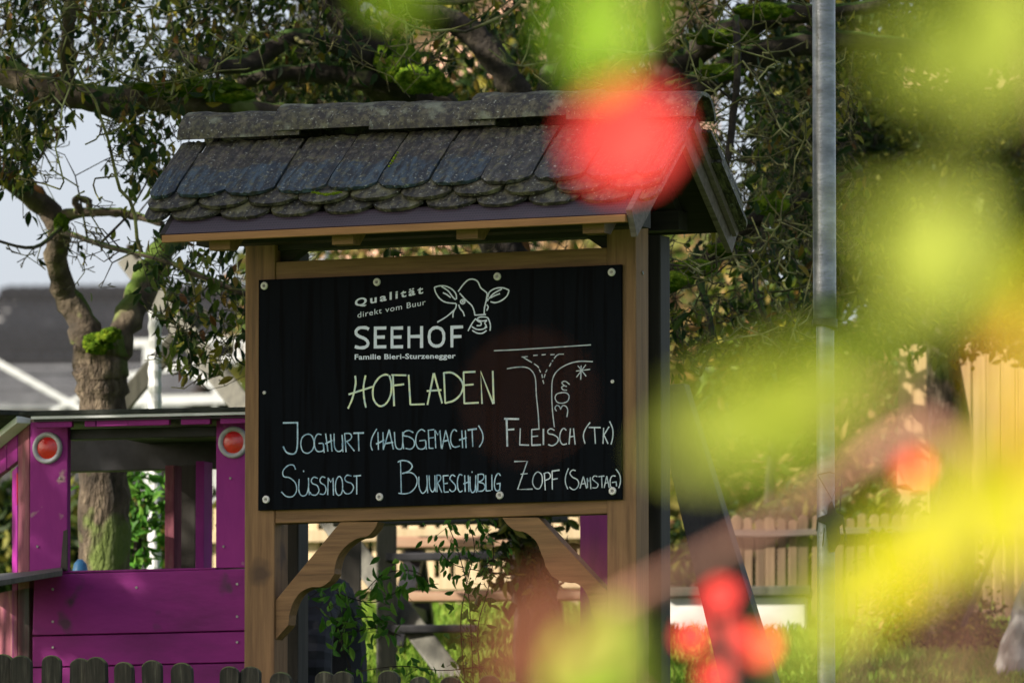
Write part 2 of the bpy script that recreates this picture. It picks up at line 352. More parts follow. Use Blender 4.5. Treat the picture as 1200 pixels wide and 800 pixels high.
M['blue'] = surf('blue_plastic', [(.4,(.04,.16,.34)),(.6,(.06,.22,.42))], 4, rough=.4, bump=0)
M['stone'] = surf('grey_weathered_cloth', [(.3,(.16,.16,.15)),(.7,(.36,.35,.33))], 8, (4,4,1), .9, .7)

# ------------------------------------------------------------------ ground
Ys = [-60,-10,0,5,10,14,18,20,22,24,26.4,28,30,31,32,33,34,36,38,40,44,50,60,80,120,300,900,2500]
xs = [-900,-200,-60,-30,-15,-8,-5,-3,-2,-1,0,1,2,3,5,8,15,30,60,200,900]
g = MB(); vs = []; fs = []
for Y in Ys:
    for x in xs: vs.append((x, Y, ground_z(Y)+.02*math.sin(x*3.1+Y*1.7)))
for j in range(len(Ys)-1):
    for i in range(len(xs)-1):
        a = j*len(xs)+i; fs.append((a, a+1, a+1+len(xs), a+len(xs)))
g.add(vs, fs); go = g.build('ground', M['grass_soil'], smooth=True, kind='structure')

def leaf_proto(w=.42, fold=.10, curl=.12, serr=False):
    v = [(0,0,0),(-w*.36,.22,fold*.7),(-w*.5,.48,fold),(-w*.34,.76,fold*.5-curl*.4),(0,1,-curl),(w*.34,.76,fold*.5-curl*.4),(w*.5,.48,fold),(w*.36,.22,fold*.7),
         (0,.30,0),(0,.66,-curl*.3)]
    f = [(0,8,1),(1,8,9,2),(2,9,3),(3,9,4),(0,7,8),(7,6,9,8),(6,5,9),(5,4,9)]
    return np.array(v, float), f
def merged_leaves(name, items, m, parent=None, w=.42, kind='stuff', label=None):
    """items: arrays pos(n,3), dir(n,3), size(n) -> one mesh of many leaves"""
    pos, dr, size = items; n = len(pos)
    pv, pf = leaf_proto(w)
    dr = dr/np.linalg.norm(dr, axis=1, keepdims=True)
    rnd = np.random.normal(size=(n,3)); x = np.cross(dr, rnd); x /= np.linalg.norm(x, axis=1, keepdims=True)
    z = np.cross(x, dr)
    pv = pv if w else pv
    V = (pos[:,None,:] + size[:,None,None]*(pv[None,:,0:1]*x[:,None,:]+pv[None,:,1:2]*dr[:,None,:]+pv[None,:,2:3]*z[:,None,:]))
    V = V.reshape(-1,3); k = len(pv)
    me = bpy.data.meshes.new(name)
    loops = np.concatenate([np.array(f) for f in pf]); cnt = np.array([len(f) for f in pf])
    L_ = (loops[None,:]+np.arange(n)[:,None]*k).reshape(-1)
    C_ = np.tile(cnt, n); S_ = np.concatenate([[0], np.cumsum(C_)[:-1]])
    me.vertices.add(len(V)); me.vertices.foreach_set('co', V.astype(np.float32).ravel())
    me.loops.add(len(L_)); me.loops.foreach_set('vertex_index', L_.astype(np.int32))
    me.polygons.add(len(C_)); me.polygons.foreach_set('loop_start', S_.astype(np.int32)); me.polygons.foreach_set('loop_total', C_.astype(np.int32))
    me.update(calc_edges=True); me.validate(); me.materials.append(m)
    return link(name, me, parent, label, kind)
def leaf_mesh(name, m, w=.42):
    pv, pf = leaf_proto(w); me = bpy.data.meshes.new(name); me.from_pydata([tuple(q) for q in pv], [], pf); me.materials.append(m); return me
def single_leaves(mesh, items, parent, base, name='leaf'):
    pos, dr, size = items
    for p_, d_, s_ in zip(pos, dr, size):
        d_ = Vector(d_).normalized(); x = d_.cross(Vector(np.random.normal(size=3))).normalized(); z = x.cross(d_)
        o = link(name, mesh, parent)
        o.matrix_local = Matrix.Translation(Vector(p_)-base) @ Matrix((x, d_, z)).transposed().to_4x4() @ Matrix.Scale(float(s_), 4)

# ------------------------------------------------------------------ trees
def limb(mb, pts, sides=10, wob=.12, rs=None):
    """pts: list of (px, py, Y, radius_px) -> smooth gnarled tube; returns nodes"""
    w = [(*P(a, b_, Y), r_*Y/FPX) for a, b_, Y, r_ in pts]
    s = spline(w, seg=5); P3 = [Vector(q[:3]) for q in s]; rr = [max(.002, q[3]) for q in s]
    rr = [r_*(1+wob*random.uniform(-1,1)) for r_ in rr]
    P3 = [p_+Vector((random.uniform(-1,1), random.uniform(-1,1), random.uniform(-1,1)))*r_*wob for p_, r_ in zip(P3, rr)]
    k = len(mb.v); mb.tube(P3, rr, sides)
    for i in range(k, len(mb.v)):                                    # bark lumps
        mb.v[i] = tuple(c+random.uniform(-1,1)*rr[min((i-k)//sides, len(rr)-1)]*.07 for c in mb.v[i])
    return list(zip(P3, rr))
def grow(mb, nodes0, targets, rmin=.0016, kth=.011, spur=.5, step=.085, droop=0.0):
    cap = len(nodes0)+len(targets)*60; pos = np.zeros((cap,3)); rad = np.zeros(cap); n = 0
    for p_, r_ in nodes0: pos[n] = p_; rad[n] = r_; n += 1
    tips = []
    for T in targets:
        T = np.array(T); d2 = ((pos[:n]-T)**2).sum(1); i = int(d2.argmin()); a = pos[i].copy(); D = math.sqrt(d2[i])
        if D < .03 or D > 4.0: continue
        r0 = min(rad[i]*.8, D*kth+.002); r0 = max(r0, rmin*1.2)
        k = max(2, int(D/step)); pts = [a]; off = np.zeros(3); bend = np.random.normal(size=3)*D*.10
        for s_ in range(1, k+1):
            t_ = s_/k; off = off*.75+np.random.normal(size=3)*step*.13
            q = a+(T-a)*t_+bend*math.sin(math.pi*t_)+off; q[2] += droop*D*math.sin(math.pi*t_); pts.append(q)
        rr = [r0+(rmin-r0)*(s_/k) for s_ in range(k+1)]
        mb.tube(pts, rr, 5 if r0 > .012 else (4 if r0 > .005 else 3), caps=False)
        for q, r_ in list(zip(pts, rr))[1:]:
            if n < cap: pos[n] = q; rad[n] = r_; n += 1
            if r_ < .008: tips.append(q)
            if random.random() < spur and r_ < .012:                  # knobbly fruiting spurs
                d_ = np.random.normal(size=3); d_ /= np.linalg.norm(d_); d_[2] = abs(d_[2])*.6
                L_ = random.uniform(.012,.045); e = q+d_*L_; e2 = e+np.random.normal(size=3)*.015
                mb.tube([q, e, e2], [rmin*1.3, rmin*1.2, rmin*1.5], 3, caps=False); tips.append(e2)
    return np.array(tips)
def region_targets(regs):
    """regs: list of (px0,px1,py0,py1,Y0,Y1,count)"""
    out = []
    for x0, x1, y0, y1, a, b_, c in regs:
        for _ in range(c): out.append(tuple(P(random.uniform(x0,x1), random.uniform(y0,y1), random.uniform(a,b_))))
    random.shuffle(out); return out
def pick_leaves(tips, n, regs_drop=None, size=(.045,.075), droop=.9, spread=.03, keep=None):
    idx = np.random.randint(0, len(tips), n); pos = tips[idx]+np.random.normal(size=(n,3))*spread
    if keep is not None:
        px = 600+pos[:,0]/pos[:,1]*FPX; py = 1275-pos[:,2]/pos[:,1]*FPX*1.004
        k = np.random.random(n) < keep(px, py); pos = pos[k]; n = len(pos)
    dr = np.random.normal(size=(n,3))*.55; dr[:,2] -= droop
    return pos, dr, np.random.uniform(size[0], size[1], n)
def split_big(items, k, wish=None):
    """nearest k of the leaves that stand in the frame become parts, the rest one mass"""
    pos, dr, size = items
    px = 600+pos[:,0]/pos[:,1]*FPX; py = 1275-pos[:,2]/pos[:,1]*FPX*1.004
    inside = (px > 0) & (px < 1200) & (py > 0) & (py < 800)
    if wish is not None: inside &= wish(px, py)
    score = np.where(inside, pos[:,1]-size*20, 1e9); o = np.argsort(score); a = o[:k]; a = a[score[a] < 1e8]
    mask = np.ones(len(pos), bool); mask[a] = False
    return (pos[a], dr[a], size[a]), (pos[mask], dr[mask], size[mask])
LEAF = {k: leaf_mesh('leaf_'+k, M[k]) for k in ('leaf','leaf_dark','leaf_vine','leaf_autumn')}
def tree(name, label, base_px, base_Y, trunk, limbs, regs, nleaf, leafm='leaf', keep=None, singles=150, wish=None, group=None, twigm='twig', size=(.035,.062), spur=.5, droop=.9, moss_blobs=(), trunkm='bark_trunk', top=None, limbm='bark', front=None):
    b0 = P(base_px, 800, base_Y); base = Vector((b0.x, base_Y, ground_z(base_Y)))
    root = thing(name, label, 'tree', base, 0, group)
    nodes0 = []
    mb0 = MB(); lims = []
    for tr_ in trunk: nodes0 += limb(mb0, tr_, 14, .07)
    for lm in limbs: mb = MB(); nodes0 += limb(mb, lm, 10, .13); lims.append((mb,'limb',limbm))
    tw = MB(); tips = grow(tw, nodes0, region_targets(regs), spur=spur)
    fr_ = MB()
    if front: grow(fr_, nodes0, region_targets(front), spur=.3, rmin=.0030, step=.06, kth=.009, droop=-.08)
    for q, nm, mm in [(mb0,'trunk',trunkm)]+lims+[(tw,'twigs',twigm),(fr_,'lichened_twigs','twig_lichen_sunlit')]:
        if not q.v: continue
        q.v = [tuple(Vector(v_)-base) for v_ in q.v]
        o = q.build(nm, M[mm], root, smooth=True)
        if 'twigs' in nm: o['kind'] = 'stuff'
    for (px, py, Y, rx, rz) in moss_blobs:
        c = P(px, py, Y)-base; s = Y/FPX; bm = bmesh.new(); bmesh.ops.create_icosphere(bm, subdivisions=4, radius=1)
        from mathutils import noise as NZ
        for v_ in bm.verts:
            k_ = 1+.28*NZ.noise(v_.co*2.2+c)+.16*NZ.noise(v_.co*7+c)+.08*NZ.noise(v_.co*18)
            v_.co = Vector((v_.co.x*rx*s, v_.co.y*rx*s*.8, v_.co.z*rz*s))*k_
        me = bpy.data.meshes.new('moss_cushion'); bm.to_mesh(me); bm.free(); me.shade_smooth(); me.materials.append(M['moss']); link('moss_cushion', me, root, loc=c)
    items = pick_leaves(tips, nleaf, keep=keep, size=size, droop=droop)
    big, rest = split_big(items, singles, wish)
    single_leaves(LEAF[leafm], big, root, base)
    rest = (rest[0]-np.array(base), rest[1], rest[2])
    merged_leaves('foliage', rest, M[leafm], root)
    if top:                                             # the rest of the crown, above the picture
        (cx, cy, cz), (ex, ey, ez), n_ = top; q = np.random.normal(size=(n_,3)); q /= np.linalg.norm(q, axis=1, keepdims=True); q *= np.random.random((n_,1))**.4
        q = q*np.array([ex,ey,ez])+np.array([cx,cy,cz])-np.array(base); d_ = np.random.normal(size=(n_,3)); d_[:,2] -= .4
        merged_leaves('upper_foliage', (q, d_, np.random.uniform(.08,.13,n_)), M[leafm], root)
    return root

# ================================================================== THE FARM SHOP BOARD
YAW = 24.0
BF = Frame(515.5, 455, 26.4, YAW)
BZ = BF.local(P(515.5, 455, 26.4)).z                     # height of the board's middle above its base
def bp(px, py, n=0.0): return BF.pn(px, py, n)
shop = thing('roofed_notice_board', 'brown timber notice board with black chalk panel under a small tiled gable roof', 'notice board', BF.loc, -BF.yaw)
def part(mb, name, m, parent=shop, **k): return mb.build(name, M[m], parent, **k)
# posts
PW = (-.678, -.574, .559, .657)
for x0, x1 in (PW[:2], PW[2:]):
    part(MB().box(x0, x1, .012, .112, -.02, BZ+.50), 'post', 'stain_z', bevel=.004, label='square brown front post')
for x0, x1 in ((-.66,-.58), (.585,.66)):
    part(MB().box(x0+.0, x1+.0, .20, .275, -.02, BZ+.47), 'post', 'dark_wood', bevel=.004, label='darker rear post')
# rails of the front frame
part(MB().box(-.574, .559, .016, .075, BZ+.335, BZ+.418), 'top_rail', 'stain_x', bevel=.003)
part(MB().box(-.574, .559, .016, .075, BZ-.403, BZ-.345), 'bottom_rail', 'stain_x', bevel=.003)
part(MB().box(-.574, .559, .03, .10, BZ+.455, BZ+.53), 'head_beam', 'dark_wood_x', bevel=.003)  # dark colour holds the shade below the eave
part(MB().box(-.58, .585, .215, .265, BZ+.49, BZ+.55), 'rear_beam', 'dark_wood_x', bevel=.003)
for sx in (-1, 1):                                          # short struts between head beam and posts
    x = -.574 if sx < 0 else .559
    part(MB().prism([(x, .05, BZ+.46), (x-sx*.09, .05, BZ+.46), (x, .05, BZ+.40)], (0,.04,0)), 'strut', 'dark_wood_x')
# curved braces
def brace(px_pts, n0, name):
    pts = [bp(a, c, n0) for a, c in px_pts]
    part(MB().prism(pts, (0,.052,0)), name, 'stain_x', bevel=.0015)
def arc(pts): return [tuple(q) for q in spline(pts, seg=5)]
brace([(322,704),(399,611),(443,611)]+arc([(440,618),(431,628),(418,631),(405,640),(396,652),(392,666)])+[(392,672)]+
      arc([(387,680),(377,687),(364,688),(352,694),(344,705),(339,720)])+[(338,732),(322,750)], .022, 'brace')
brace([(711,692),(631,606),(588,606)]+arc([(594,614),(603,621),(616,624),(628,634),(634,648),(637,655)])+[(639,663)]+
      arc([(646,674),(658,681),(672,682),(682,688),(690,701),(692,714)])+[(695,722),(711,742)], .022, 'brace')
# the black board
board = part(MB().box(-.625, .614, 0, .010, BZ-.362, BZ+.362), 'chalkboard', 'board', bevel=.001)
def disc(c, r, depth, sides=20):
    mb = MB(); prof = [(r, 0), (r*.97, -depth*.6), (r*.8, -depth), (r*.42, -depth*.95), (r*.36, -depth*.55), (0.0001, -depth*.55)]
    vs = []; fs = []
    for q, (rr, y) in enumerate(prof):
        for k in range(sides): vs.append((c[0]+rr*math.cos(2*math.pi*k/sides), y-.0005, c[2]+rr*math.sin(2*math.pi*k/sides)))
    for q in range(len(prof)-1):
        for k in range(sides):
            k2 = (k+1) % sides; fs.append((q*sides+k, q*sides+k2, (q+1)*sides+k2, (q+1)*sides+k))
    return mb.add(vs, fs)
for px, py in ((310,335),(442,330.5),(583,324),(717,319),(312,585),(445,582),(586,580),(718,575)):
    o = disc(bp(px, py), .0125, .005).build('screw_washer', M['washer'], board, smooth=False)
    c = bp(px, py); disc((c[0], 0, c[2]), .0048, .0062, 10).build('screw_head', M['screw'], board)
for px, py in ((310,460),(718,447)):
    disc(bp(px, py), .0058, .004, 12).build('screw_washer', M['washer'], board, label='small white screw cap')

# ---- lettering: strokes traced in the plane of the board
ZO = {'A':(395,315,5.714),'B':(395,420,5.714),'C':(565,390,6.153),'D':(590,490,7.276),'E':(320,480,6.667),'F':(455,480,6.667)}
def stroke(mb, pts, w, z, smooth=True, closed=False, layer=[0]):
    ox, oy, s = ZO[z]; q = [(ox+a/s, oy+b_/s) for a, b_ in pts]
    if smooth and len(q) > 2: q = [tuple(t_) for t_ in spline(q, closed, 5)]
    layer[0] = (layer[0]+1) % 40; y = -.0012-layer[0]*.00001
    c = [bp(a, b_) for a, b_ in q]; hw = w/s/2*.00266
    ls = []; rs = []
    for i, p_ in enumerate(c):
        if closed: d = c[(i+1) % (len(c)-1)]-c[(i-1) % (len(c)-1)]
        else: d = c[min(i+1,len(c)-1)]-c[max(i-1,0)]
        d = Vector((d.x, 0, d.z)).normalized(); nrm = Vector((-d.z, 0, d.x)); h = hw*(1+.10*math.sin(i*1.7+p_.x*200))
        ls.append(Vector((p_.x, y, p_.z))+nrm*h); rs.append(Vector((p_.x, y, p_.z))-nrm*h)
    n = len(c); V = ls+rs; Fc = [(i, i+1, n+i+1, n+i) for i in range(n-1)]
    V2 = [v_+Vector((0,.0008,0)) for v_ in V]
    mb.add(V+V2, Fc+[(i, 2*n+i, 2*n+i+1, i+1) for i in range(n-1)]+[(n+i+1, 3*n+i+1, 3*n+i, n+i) for i in range(n-1)])
def word(label, z, w, strokes, m):
    mb = MB()
    for s_ in strokes:
        ww = w; sm = True; cl = False; pts = s_
        if isinstance(s_, dict): ww = s_.get('w', w); sm = s_.get('s', True); cl = s_.get('c', False); pts = s_['p']; zz = s_.get('z', z)
        else: zz = z
        stroke(mb, pts, ww, zz, sm, cl)
    return mb.build('lettering', M[m], board, label=label)
c_ = lambda *p_: {'p': list(p_), 'c': True}
st_ = lambda *p_: {'p': list(p_), 's': False}
word('large white painted word SEEHOF', 'A', 21, [
 [(214,404),(192,394),(152,395),(130,412),(130,436),(152,453),(185,467),(206,488),(205,510),(186,525),(152,528),(120,520)],
 [(257,386),(257,533)],[(257,397),(331,395)],[(257,457),(321,456)],[(257,522),(331,521)],
 [(369,386),(369,533)],[(369,397),(443,395)],[(369,457),(433,456)],[(369,522),(443,521)],
 [(482,385),(482,531)],[(567,383),(567,529)],[(482,453),(567,451)],
 c_((667,393),(638,402),(620,430),(620,480),(638,508),(667,517),(696,508),(714,480),(714,430),(696,402)),
 [(770,380),(770,526)],[(770,391),(845,388)],[(770,455),(834,452)]], 'paint_white')
word('white line drawing of a cow head', 'A', 9, [
 [(652,124),(690,114),(735,118),(775,140),(798,172),(800,205)],[(652,124),(662,160),(690,200),(730,224),(798,232)],
 [(700,118),(745,148),(775,188),(795,207)],[(710,160),(735,172),(762,193)],
 [(800,232),(795,262),(775,285),(730,322),(672,357)],[(788,270),(778,298),(777,326)],
 [(812,152),(845,106),(880,74),(915,70),(943,86),(962,125),(985,145),(1004,162),(1004,185),(998,220),(988,262),(986,306)],
 [(922,310),(998,305)],[(822,163),(860,205),(902,245),(918,280),(924,310)],[(815,240),(825,265),(845,290),(854,318)],
 c_((843,205),(830,212),(828,225),(840,234),(854,228),(856,212)),{'p':[(836,218),(850,220)],'w':14},
 [(1008,198),(1012,206),(1006,216)],[(1003,240),(1013,256),(1003,280)],
 [(1010,190),(1022,155),(1060,132),(1110,127),(1153,143)],[(1153,143),(1138,182),(1100,213),(1060,226),(1028,220)],
 [(1018,200),(1050,165),(1105,135)],[(1028,195),(1055,180),(1092,166)],
 [(940,333),(962,322),(1005,325),(1020,348),(1028,380),(1025,414)],[(930,332),(905,365),(878,416)],
 [(930,335),(945,350),(965,360),(962,378),(936,380)],[(1004,346),(990,362),(1000,382),(990,390)],
 [(903,386),(935,404),(975,404),(1006,388)],[(906,412),(940,430),(975,430),(1002,412)],[(938,340),(970,349),(1006,343)]], 'paint_white')
word('cream hand lettering HOFLADEN', 'B', 12.5, [
 [(122,115),(125,170),(105,262),(74,335)],[(192,112),(178,190),(183,270),(194,328)],[(78,240),(240,188)],
 [(345,112),(320,108),(280,130),(244,190),(245,270),(284,317),(330,300),(360,240),(364,165),(350,112)],
 [(375,112),(383,318)],[(365,110),(465,112)],[(380,180),(450,172)],[(480,108),(492,310)],[(492,308),(588,305)],
 [(648,98),(606,310)],[(650,98),(705,300)],[(602,217),(700,210)],
 [(716,92),(725,298)],[(716,96),(770,95),(820,130),(845,180),(830,235),(785,280),(722,298)],
 [(848,92),(853,302)],[(845,92),(928,88)],[(853,178),(915,173)],[(853,300),(950,295)],
 st_((972,303),(962,85),(1047,303)),[(1043,82),(1050,303)]], 'chalk_cream')
word('blue chalk lettering JOGHURT', 'E', 9.5, [
 {'p':[(78,102),(198,100)],'w':14},{'p':[(192,100),(192,260),(180,328),(150,345),(105,330),(80,285)],'w':12},
 c_((270,190),(230,215),(218,270),(235,325),(275,338),(310,310),(322,260),(305,205)),
 [(380,195),(350,190),(328,225),(325,280),(345,322),(385,322),(398,300),(392,265)],[(357,262),(392,260)],[(393,262),(401,335)],
 [(412,185),(430,325)],[(450,190),(462,325)],{'p':[(408,265),(465,238)],'w':12},
 [(478,185),(482,290),(510,325),(545,300),(540,195)],[(541,260),(548,330)],
 [(560,185),(572,330)],[(558,185),(600,185),(615,210),(600,235),(565,248)],[(575,245),(637,322)],
 {'p':[(630,182),(712,180)],'w':13},[(668,182),(672,322)]], 'chalk_blue')
word('blue chalk lettering (HAUSGEMACHT)', 'B', 8, [
 {'p':[(812,148),(775,215),(765,275),(778,318)],'z':'E','w':9},
 [(275,492),(278,610)],[(308,492),(311,608)],{'p':[(262,572),(318,545)],'w':10},
 [(350,475),(310,610)],[(350,475),(378,608)],{'p':[(322,568),(377,560)],'w':10},
 [(385,490),(392,580),(412,605),(438,590),(440,490)],[(441,560),(447,605)],
 [(512,495),(480,481),(450,492),(448,515),(480,522),(513,545),(518,580),(495,605),(460,600)],
 [(590,487),(565,474),(537,500),(527,555),(545,600),(580,603),(595,580),(592,548)],[(552,550),(594,545)],[(595,548),(599,608)],
 [(612,480),(618,600)],[(608,480),(652,474)],[(615,532),(650,528)],[(618,600),(647,600)],
 [(656,480),(662,600)],st_((658,480),(676,512),(690,480),(699,600)),
 [(728,480),(703,605)],[(728,480),(762,605)],{'p':[(708,555),(750,545)],'w':10},
 [(803,487),(785,475),(765,505),(763,560),(785,592),(824,584)],
 [(836,480),(842,598)],[(860,480),(865,598)],{'p':[(818,545),(870,528)],'w':10},
 {'p':[(876,478),(937,470)],'w':11},[(905,475),(910,590)],[(948,448),(975,500),(976,550),(953,592)]], 'chalk_blue')
word('blue chalk lettering SÜSSMOST', 'E', 9, [
 [(177,466),(160,432),(120,434),(80,475),(85,520),(130,530),(175,570),(185,630),(155,675),(105,675),(66,640)],
 {'p':[(236,478),(244,480)],'w':13},
 [(205,540),(203,630),(225,670),(262,660),(278,600),(278,530)],[(278,600),(285,665)],
 [(350,535),(320,525),(300,550),(310,575),(345,590),(360,630),(340,663),(305,662),(288,640)],
 [(410,530),(385,522),(368,545),(375,570),(405,590),(415,625),(398,658),(365,655)],
 [(432,530),(428,665)],st_((432,530),(452,565),(470,530),(473,668)),
 c_((515,520),(492,560),(490,630),(508,665),(535,655),(545,600),(538,540)),
 [(614,517),(580,510),(562,535),(575,560),(615,575),(630,610),(605,650),(568,652),(548,625)],
 {'p':[(630,518),(688,512)],'w':12},[(655,515),(655,660)]], 'chalk_blue')
word('blue chalk lettering BUURESCHÜBLIG', 'F', 9, [
 [(97,400),(103,650)],{'p':[(75,408),(110,395),(160,405),(188,440),(160,480),(108,497)],'w':11},[(110,497),(180,490),(222,530),(220,590),(180,640),(130,655),(80,650)],
 [(240,520),(242,600),(265,650),(295,630),(305,580),(302,510)],[(304,580),(309,650)],
 [(320,510),(325,600),(345,640),(365,610),(365,510)],[(366,580),(370,640)],
 [(380,510),(382,642)],[(377,511),(405,512),(410,540),(386,570)],[(388,568),(419,645)],
 [(430,515),(438,640)],[(427,515),(472,512)],[(435,577),(467,572)],[(438,642),(474,640)],
 [(525,520),(500,508),(482,535),(500,560),(525,590),(525,622),(500,638),(478,620)],
 [(580,512),(557,505),(542,550),(545,610),(560,640),(582,630)],
 [(598,510),(602,640)],[(626,510),(631,640)],{'p':[(588,578),(636,560)],'w':11},
 [(640,520),(642,610),(657,645),(680,620),(685,510)],[(685,590),(690,645)],{'p':[(652,485),(660,486)],'w':12},
 [(703,500),(699,632)],[(700,505),(740,502),(748,530),(730,552),(705,563),(745,575),(757,605),(738,632),(698,635)],
 [(762,510),(765,632)],[(765,633),(802,630)],[(810,505),(812,628)],
 [(878,515),(860,495),(838,530),(830,590),(845,630),(870,622),(875,575)],[(848,578),(880,572)],[(873,575),(873,628)]], 'chalk_blue')
word('pale chalk lettering FLEISCH (TK)', 'D', 10, [
 {'p':[(28,0),(34,240)],'w':16},{'p':[(160,618),(268,620)],'z':'C','w':14},{'p':[(32,97),(94,93)],'w':13},
 [(145,85),(140,225)],{'p':[(137,225),(220,228)],'w':12},[(242,95),(243,228)],[(240,96),(310,90)],[(245,155),(297,150)],{'p':[(240,229),(322,225)],'w':13},
 {'p':[(342,88),(342,227)],'w':13},[(437,102),(405,88),(380,105),(387,130),(430,140),(466,168),(460,205),(420,232),(382,222)],
 [(538,102),(512,85),(487,120),(482,180),(505,222),(542,215)],[(572,85),(560,222)],[(598,85),(612,224)],[(565,158),(610,150)],
 [(740,34),(700,90),(682,150),(697,217)],{'p':[(728,77),(830,78)],'w':12},[(777,80),(785,217)],
 [(855,80),(850,217)],[(902,70),(855,145)],[(857,140),(893,217)],[(906,25),(932,90),(933,160),(918,222)]], 'chalk_white')
word('pale chalk lettering ZOPF (SAMSTAG)', 'D', 9, [
 {'p':[(93,367),(205,365),(122,605),(250,602)],'s':False,'w':12},[(147,475),(207,470)],
 c_((292,456),(260,490),(250,550),(275,595),(310,595),(332,545),(326,480)),
 [(350,470),(358,612)],[(343,472),(378,460),(400,480),(395,510),(356,528)],
 [(416,450),(418,607)],{'p':[(413,450),(480,440)],'w':12},[(418,520),(464,512)],
 [(556,424),(532,490),(530,550),(550,603)],
 [(617,446),(590,440),(568,468),(590,500),(630,522),(643,562),(620,600),(592,606),(563,583)],
 [(682,495),(653,597)],[(682,495),(710,597)],[(660,560),(702,553)],
 [(715,508),(718,592)],st_((715,508),(730,540),(742,500),(746,602)),
 [(802,496),(777,490),(760,515),(785,540),(808,562),(795,590),(760,591)],
 {'p':[(812,496),(862,490)],'w':10},[(838,495),(842,592)],
 [(882,490),(860,592)],[(882,490),(903,592)],[(866,552),(897,545)],
 [(957,492),(930,490),(912,520),(912,570),(925,590)],[(925,546),(967,540)],[(963,545),(966,580)],[(960,432),(992,480),(999,540),(984,594)]], 'chalk_white')
word('chalk sketch map of a road junction with asterisk', 'C', 7.5, [
 [(86,128),(300,118),(786,86)],[(286,174),(330,170)],[(370,162),(402,160)],[(430,158),(460,155)],[(493,157),(524,155)],[(552,153),(590,153)],
 [(300,178),(360,213)],[(375,222),(398,238),(410,252)],[(412,262),(423,284)],[(431,298),(436,325)],[(438,340),(446,367)],
 [(555,153),(535,165),(520,185)],[(513,195),(504,207)],[(498,215),(486,242)],[(470,263),(458,285)],[(456,296),(447,322)],
 [(180,258),(250,247),(318,248),(360,275),(385,330),(392,450),(405,580),(411,690)],
 [(800,207),(700,205),(620,225),(548,268),(510,330),(503,430),(508,560),(522,680)],
 [(678,275),(780,262)],[(715,235),(712,337)],[(690,235),(751,312)],[(749,229),(681,319)],
 [(537,564),(526,540),(540,522),(558,530),(568,552)],[(568,545),(582,524),(604,528),(618,555),(612,606)],
 c_((577,430),(540,440),(527,468),(545,500),(585,505),(618,490),(628,455),(610,433)),
 [(632,372),(600,348),(576,358),(592,378),(612,386)],[(592,380),(574,392),(586,410),(613,412)]], 'chalk_white')
# printed words use the built-in typeface, laid on the board
def printed(s, a, b_, cap, off, sp, label):
    cu = bpy.data.curves.new('lettering', 'FONT'); cu.body = s; cu.offset = off; cu.space_character = sp; cu.resolution_u = 3
    o = bpy.data.objects.new('lettering', cu); col.objects.link(o)
    me = bpy.data.meshes.new_from_object(o.evaluated_get(bpy.context.evaluated_depsgraph_get())); bpy.data.objects.remove(o)
    xs_ = [v_.co.x for v_ in me.vertices]; x0, x1 = min(xs_), max(xs_)
    ox, oy, sc = ZO['A']; A_ = (ox+a[0]/sc, oy+a[1]/sc); B_ = (ox+b_[0]/sc, oy+b_[1]/sc)
    k = (cap/sc)/0.70                                           # capital height of the typeface is about 0.7 em
    for v_ in me.vertices:
        t_ = (v_.co.x-x0)/(x1-x0)
        q = bp(A_[0]+(B_[0]-A_[0])*t_, A_[1]+(B_[1]-A_[1])*t_-v_.co.y*k); v_.co = (q.x, -.0013, q.z)
    me.materials.clear(); me.materials.append(M['paint_white']); return link('lettering', me, board, label)
printed('Qualität', (120,252), (578,163), 50, .028, 1.35, 'white bold printed word Qualität')
printed('direkt vom Buur', (138,328), (594,240), 38, .0, 1.1, 'thin white printed words direkt vom Buur')
printed('Familie Bieri-Sturzenegger', (119,606), (795,598), 34, .022, 1.05, 'small bold white family name')

# ---- roof of the board
AN, AZ = .05, BZ+.815                                        # ridge line of the deck (depth, height)
SL = Vector((0,-.753,-.658)); NRM = Vector((0,-.658,.753))    # down the front slope, and out of it
SLb = Vector((0,.753,-.658)); NRMb = Vector((0,.658,.753))
XL, XR = -.782, .785
A0 = Vector((0,AN,AZ))
def slope_box(x0, x1, s0, s1, h0, h1, back=False):
    d, n_ = (SLb, NRMb) if back else (SL, NRM); mb = MB(); v = []
    for h in (h0, h1):
        for x, s_ in ((x0,s0),(x1,s0),(x1,s1),(x0,s1)): v.append(A0+d*s_+n_*h+Vector((x,0,0)))
    f = [(0,3,2,1),(4,5,6,7),(0,1,5,4),(1,2,6,5),(2,3,7,6),(3,0,4,7)]
    return mb.add(v, f)
part(slope_box(XL, XR, .0, .520, -.022, -.003), 'roof_deck', 'dark_wood_x', label='front roof boarding')
part(slope_box(XL, XR, .0, .47, -.022, -.003, True), 'roof_deck', 'dark_wood_x', label='rear roof boarding')
part(slope_box(XL+.002, XR-.002, .44, .522, -.002, .012), 'eave_mesh', 'mesh', label='perforated dark purple sheet under the lowest tiles')
e = A0+SL*.522
part(MB().box(XL, XR, e.y-.026, e.y-.002, e.z-.019, e.z+.004), 'eave_slat', 'fascia', bevel=.002)
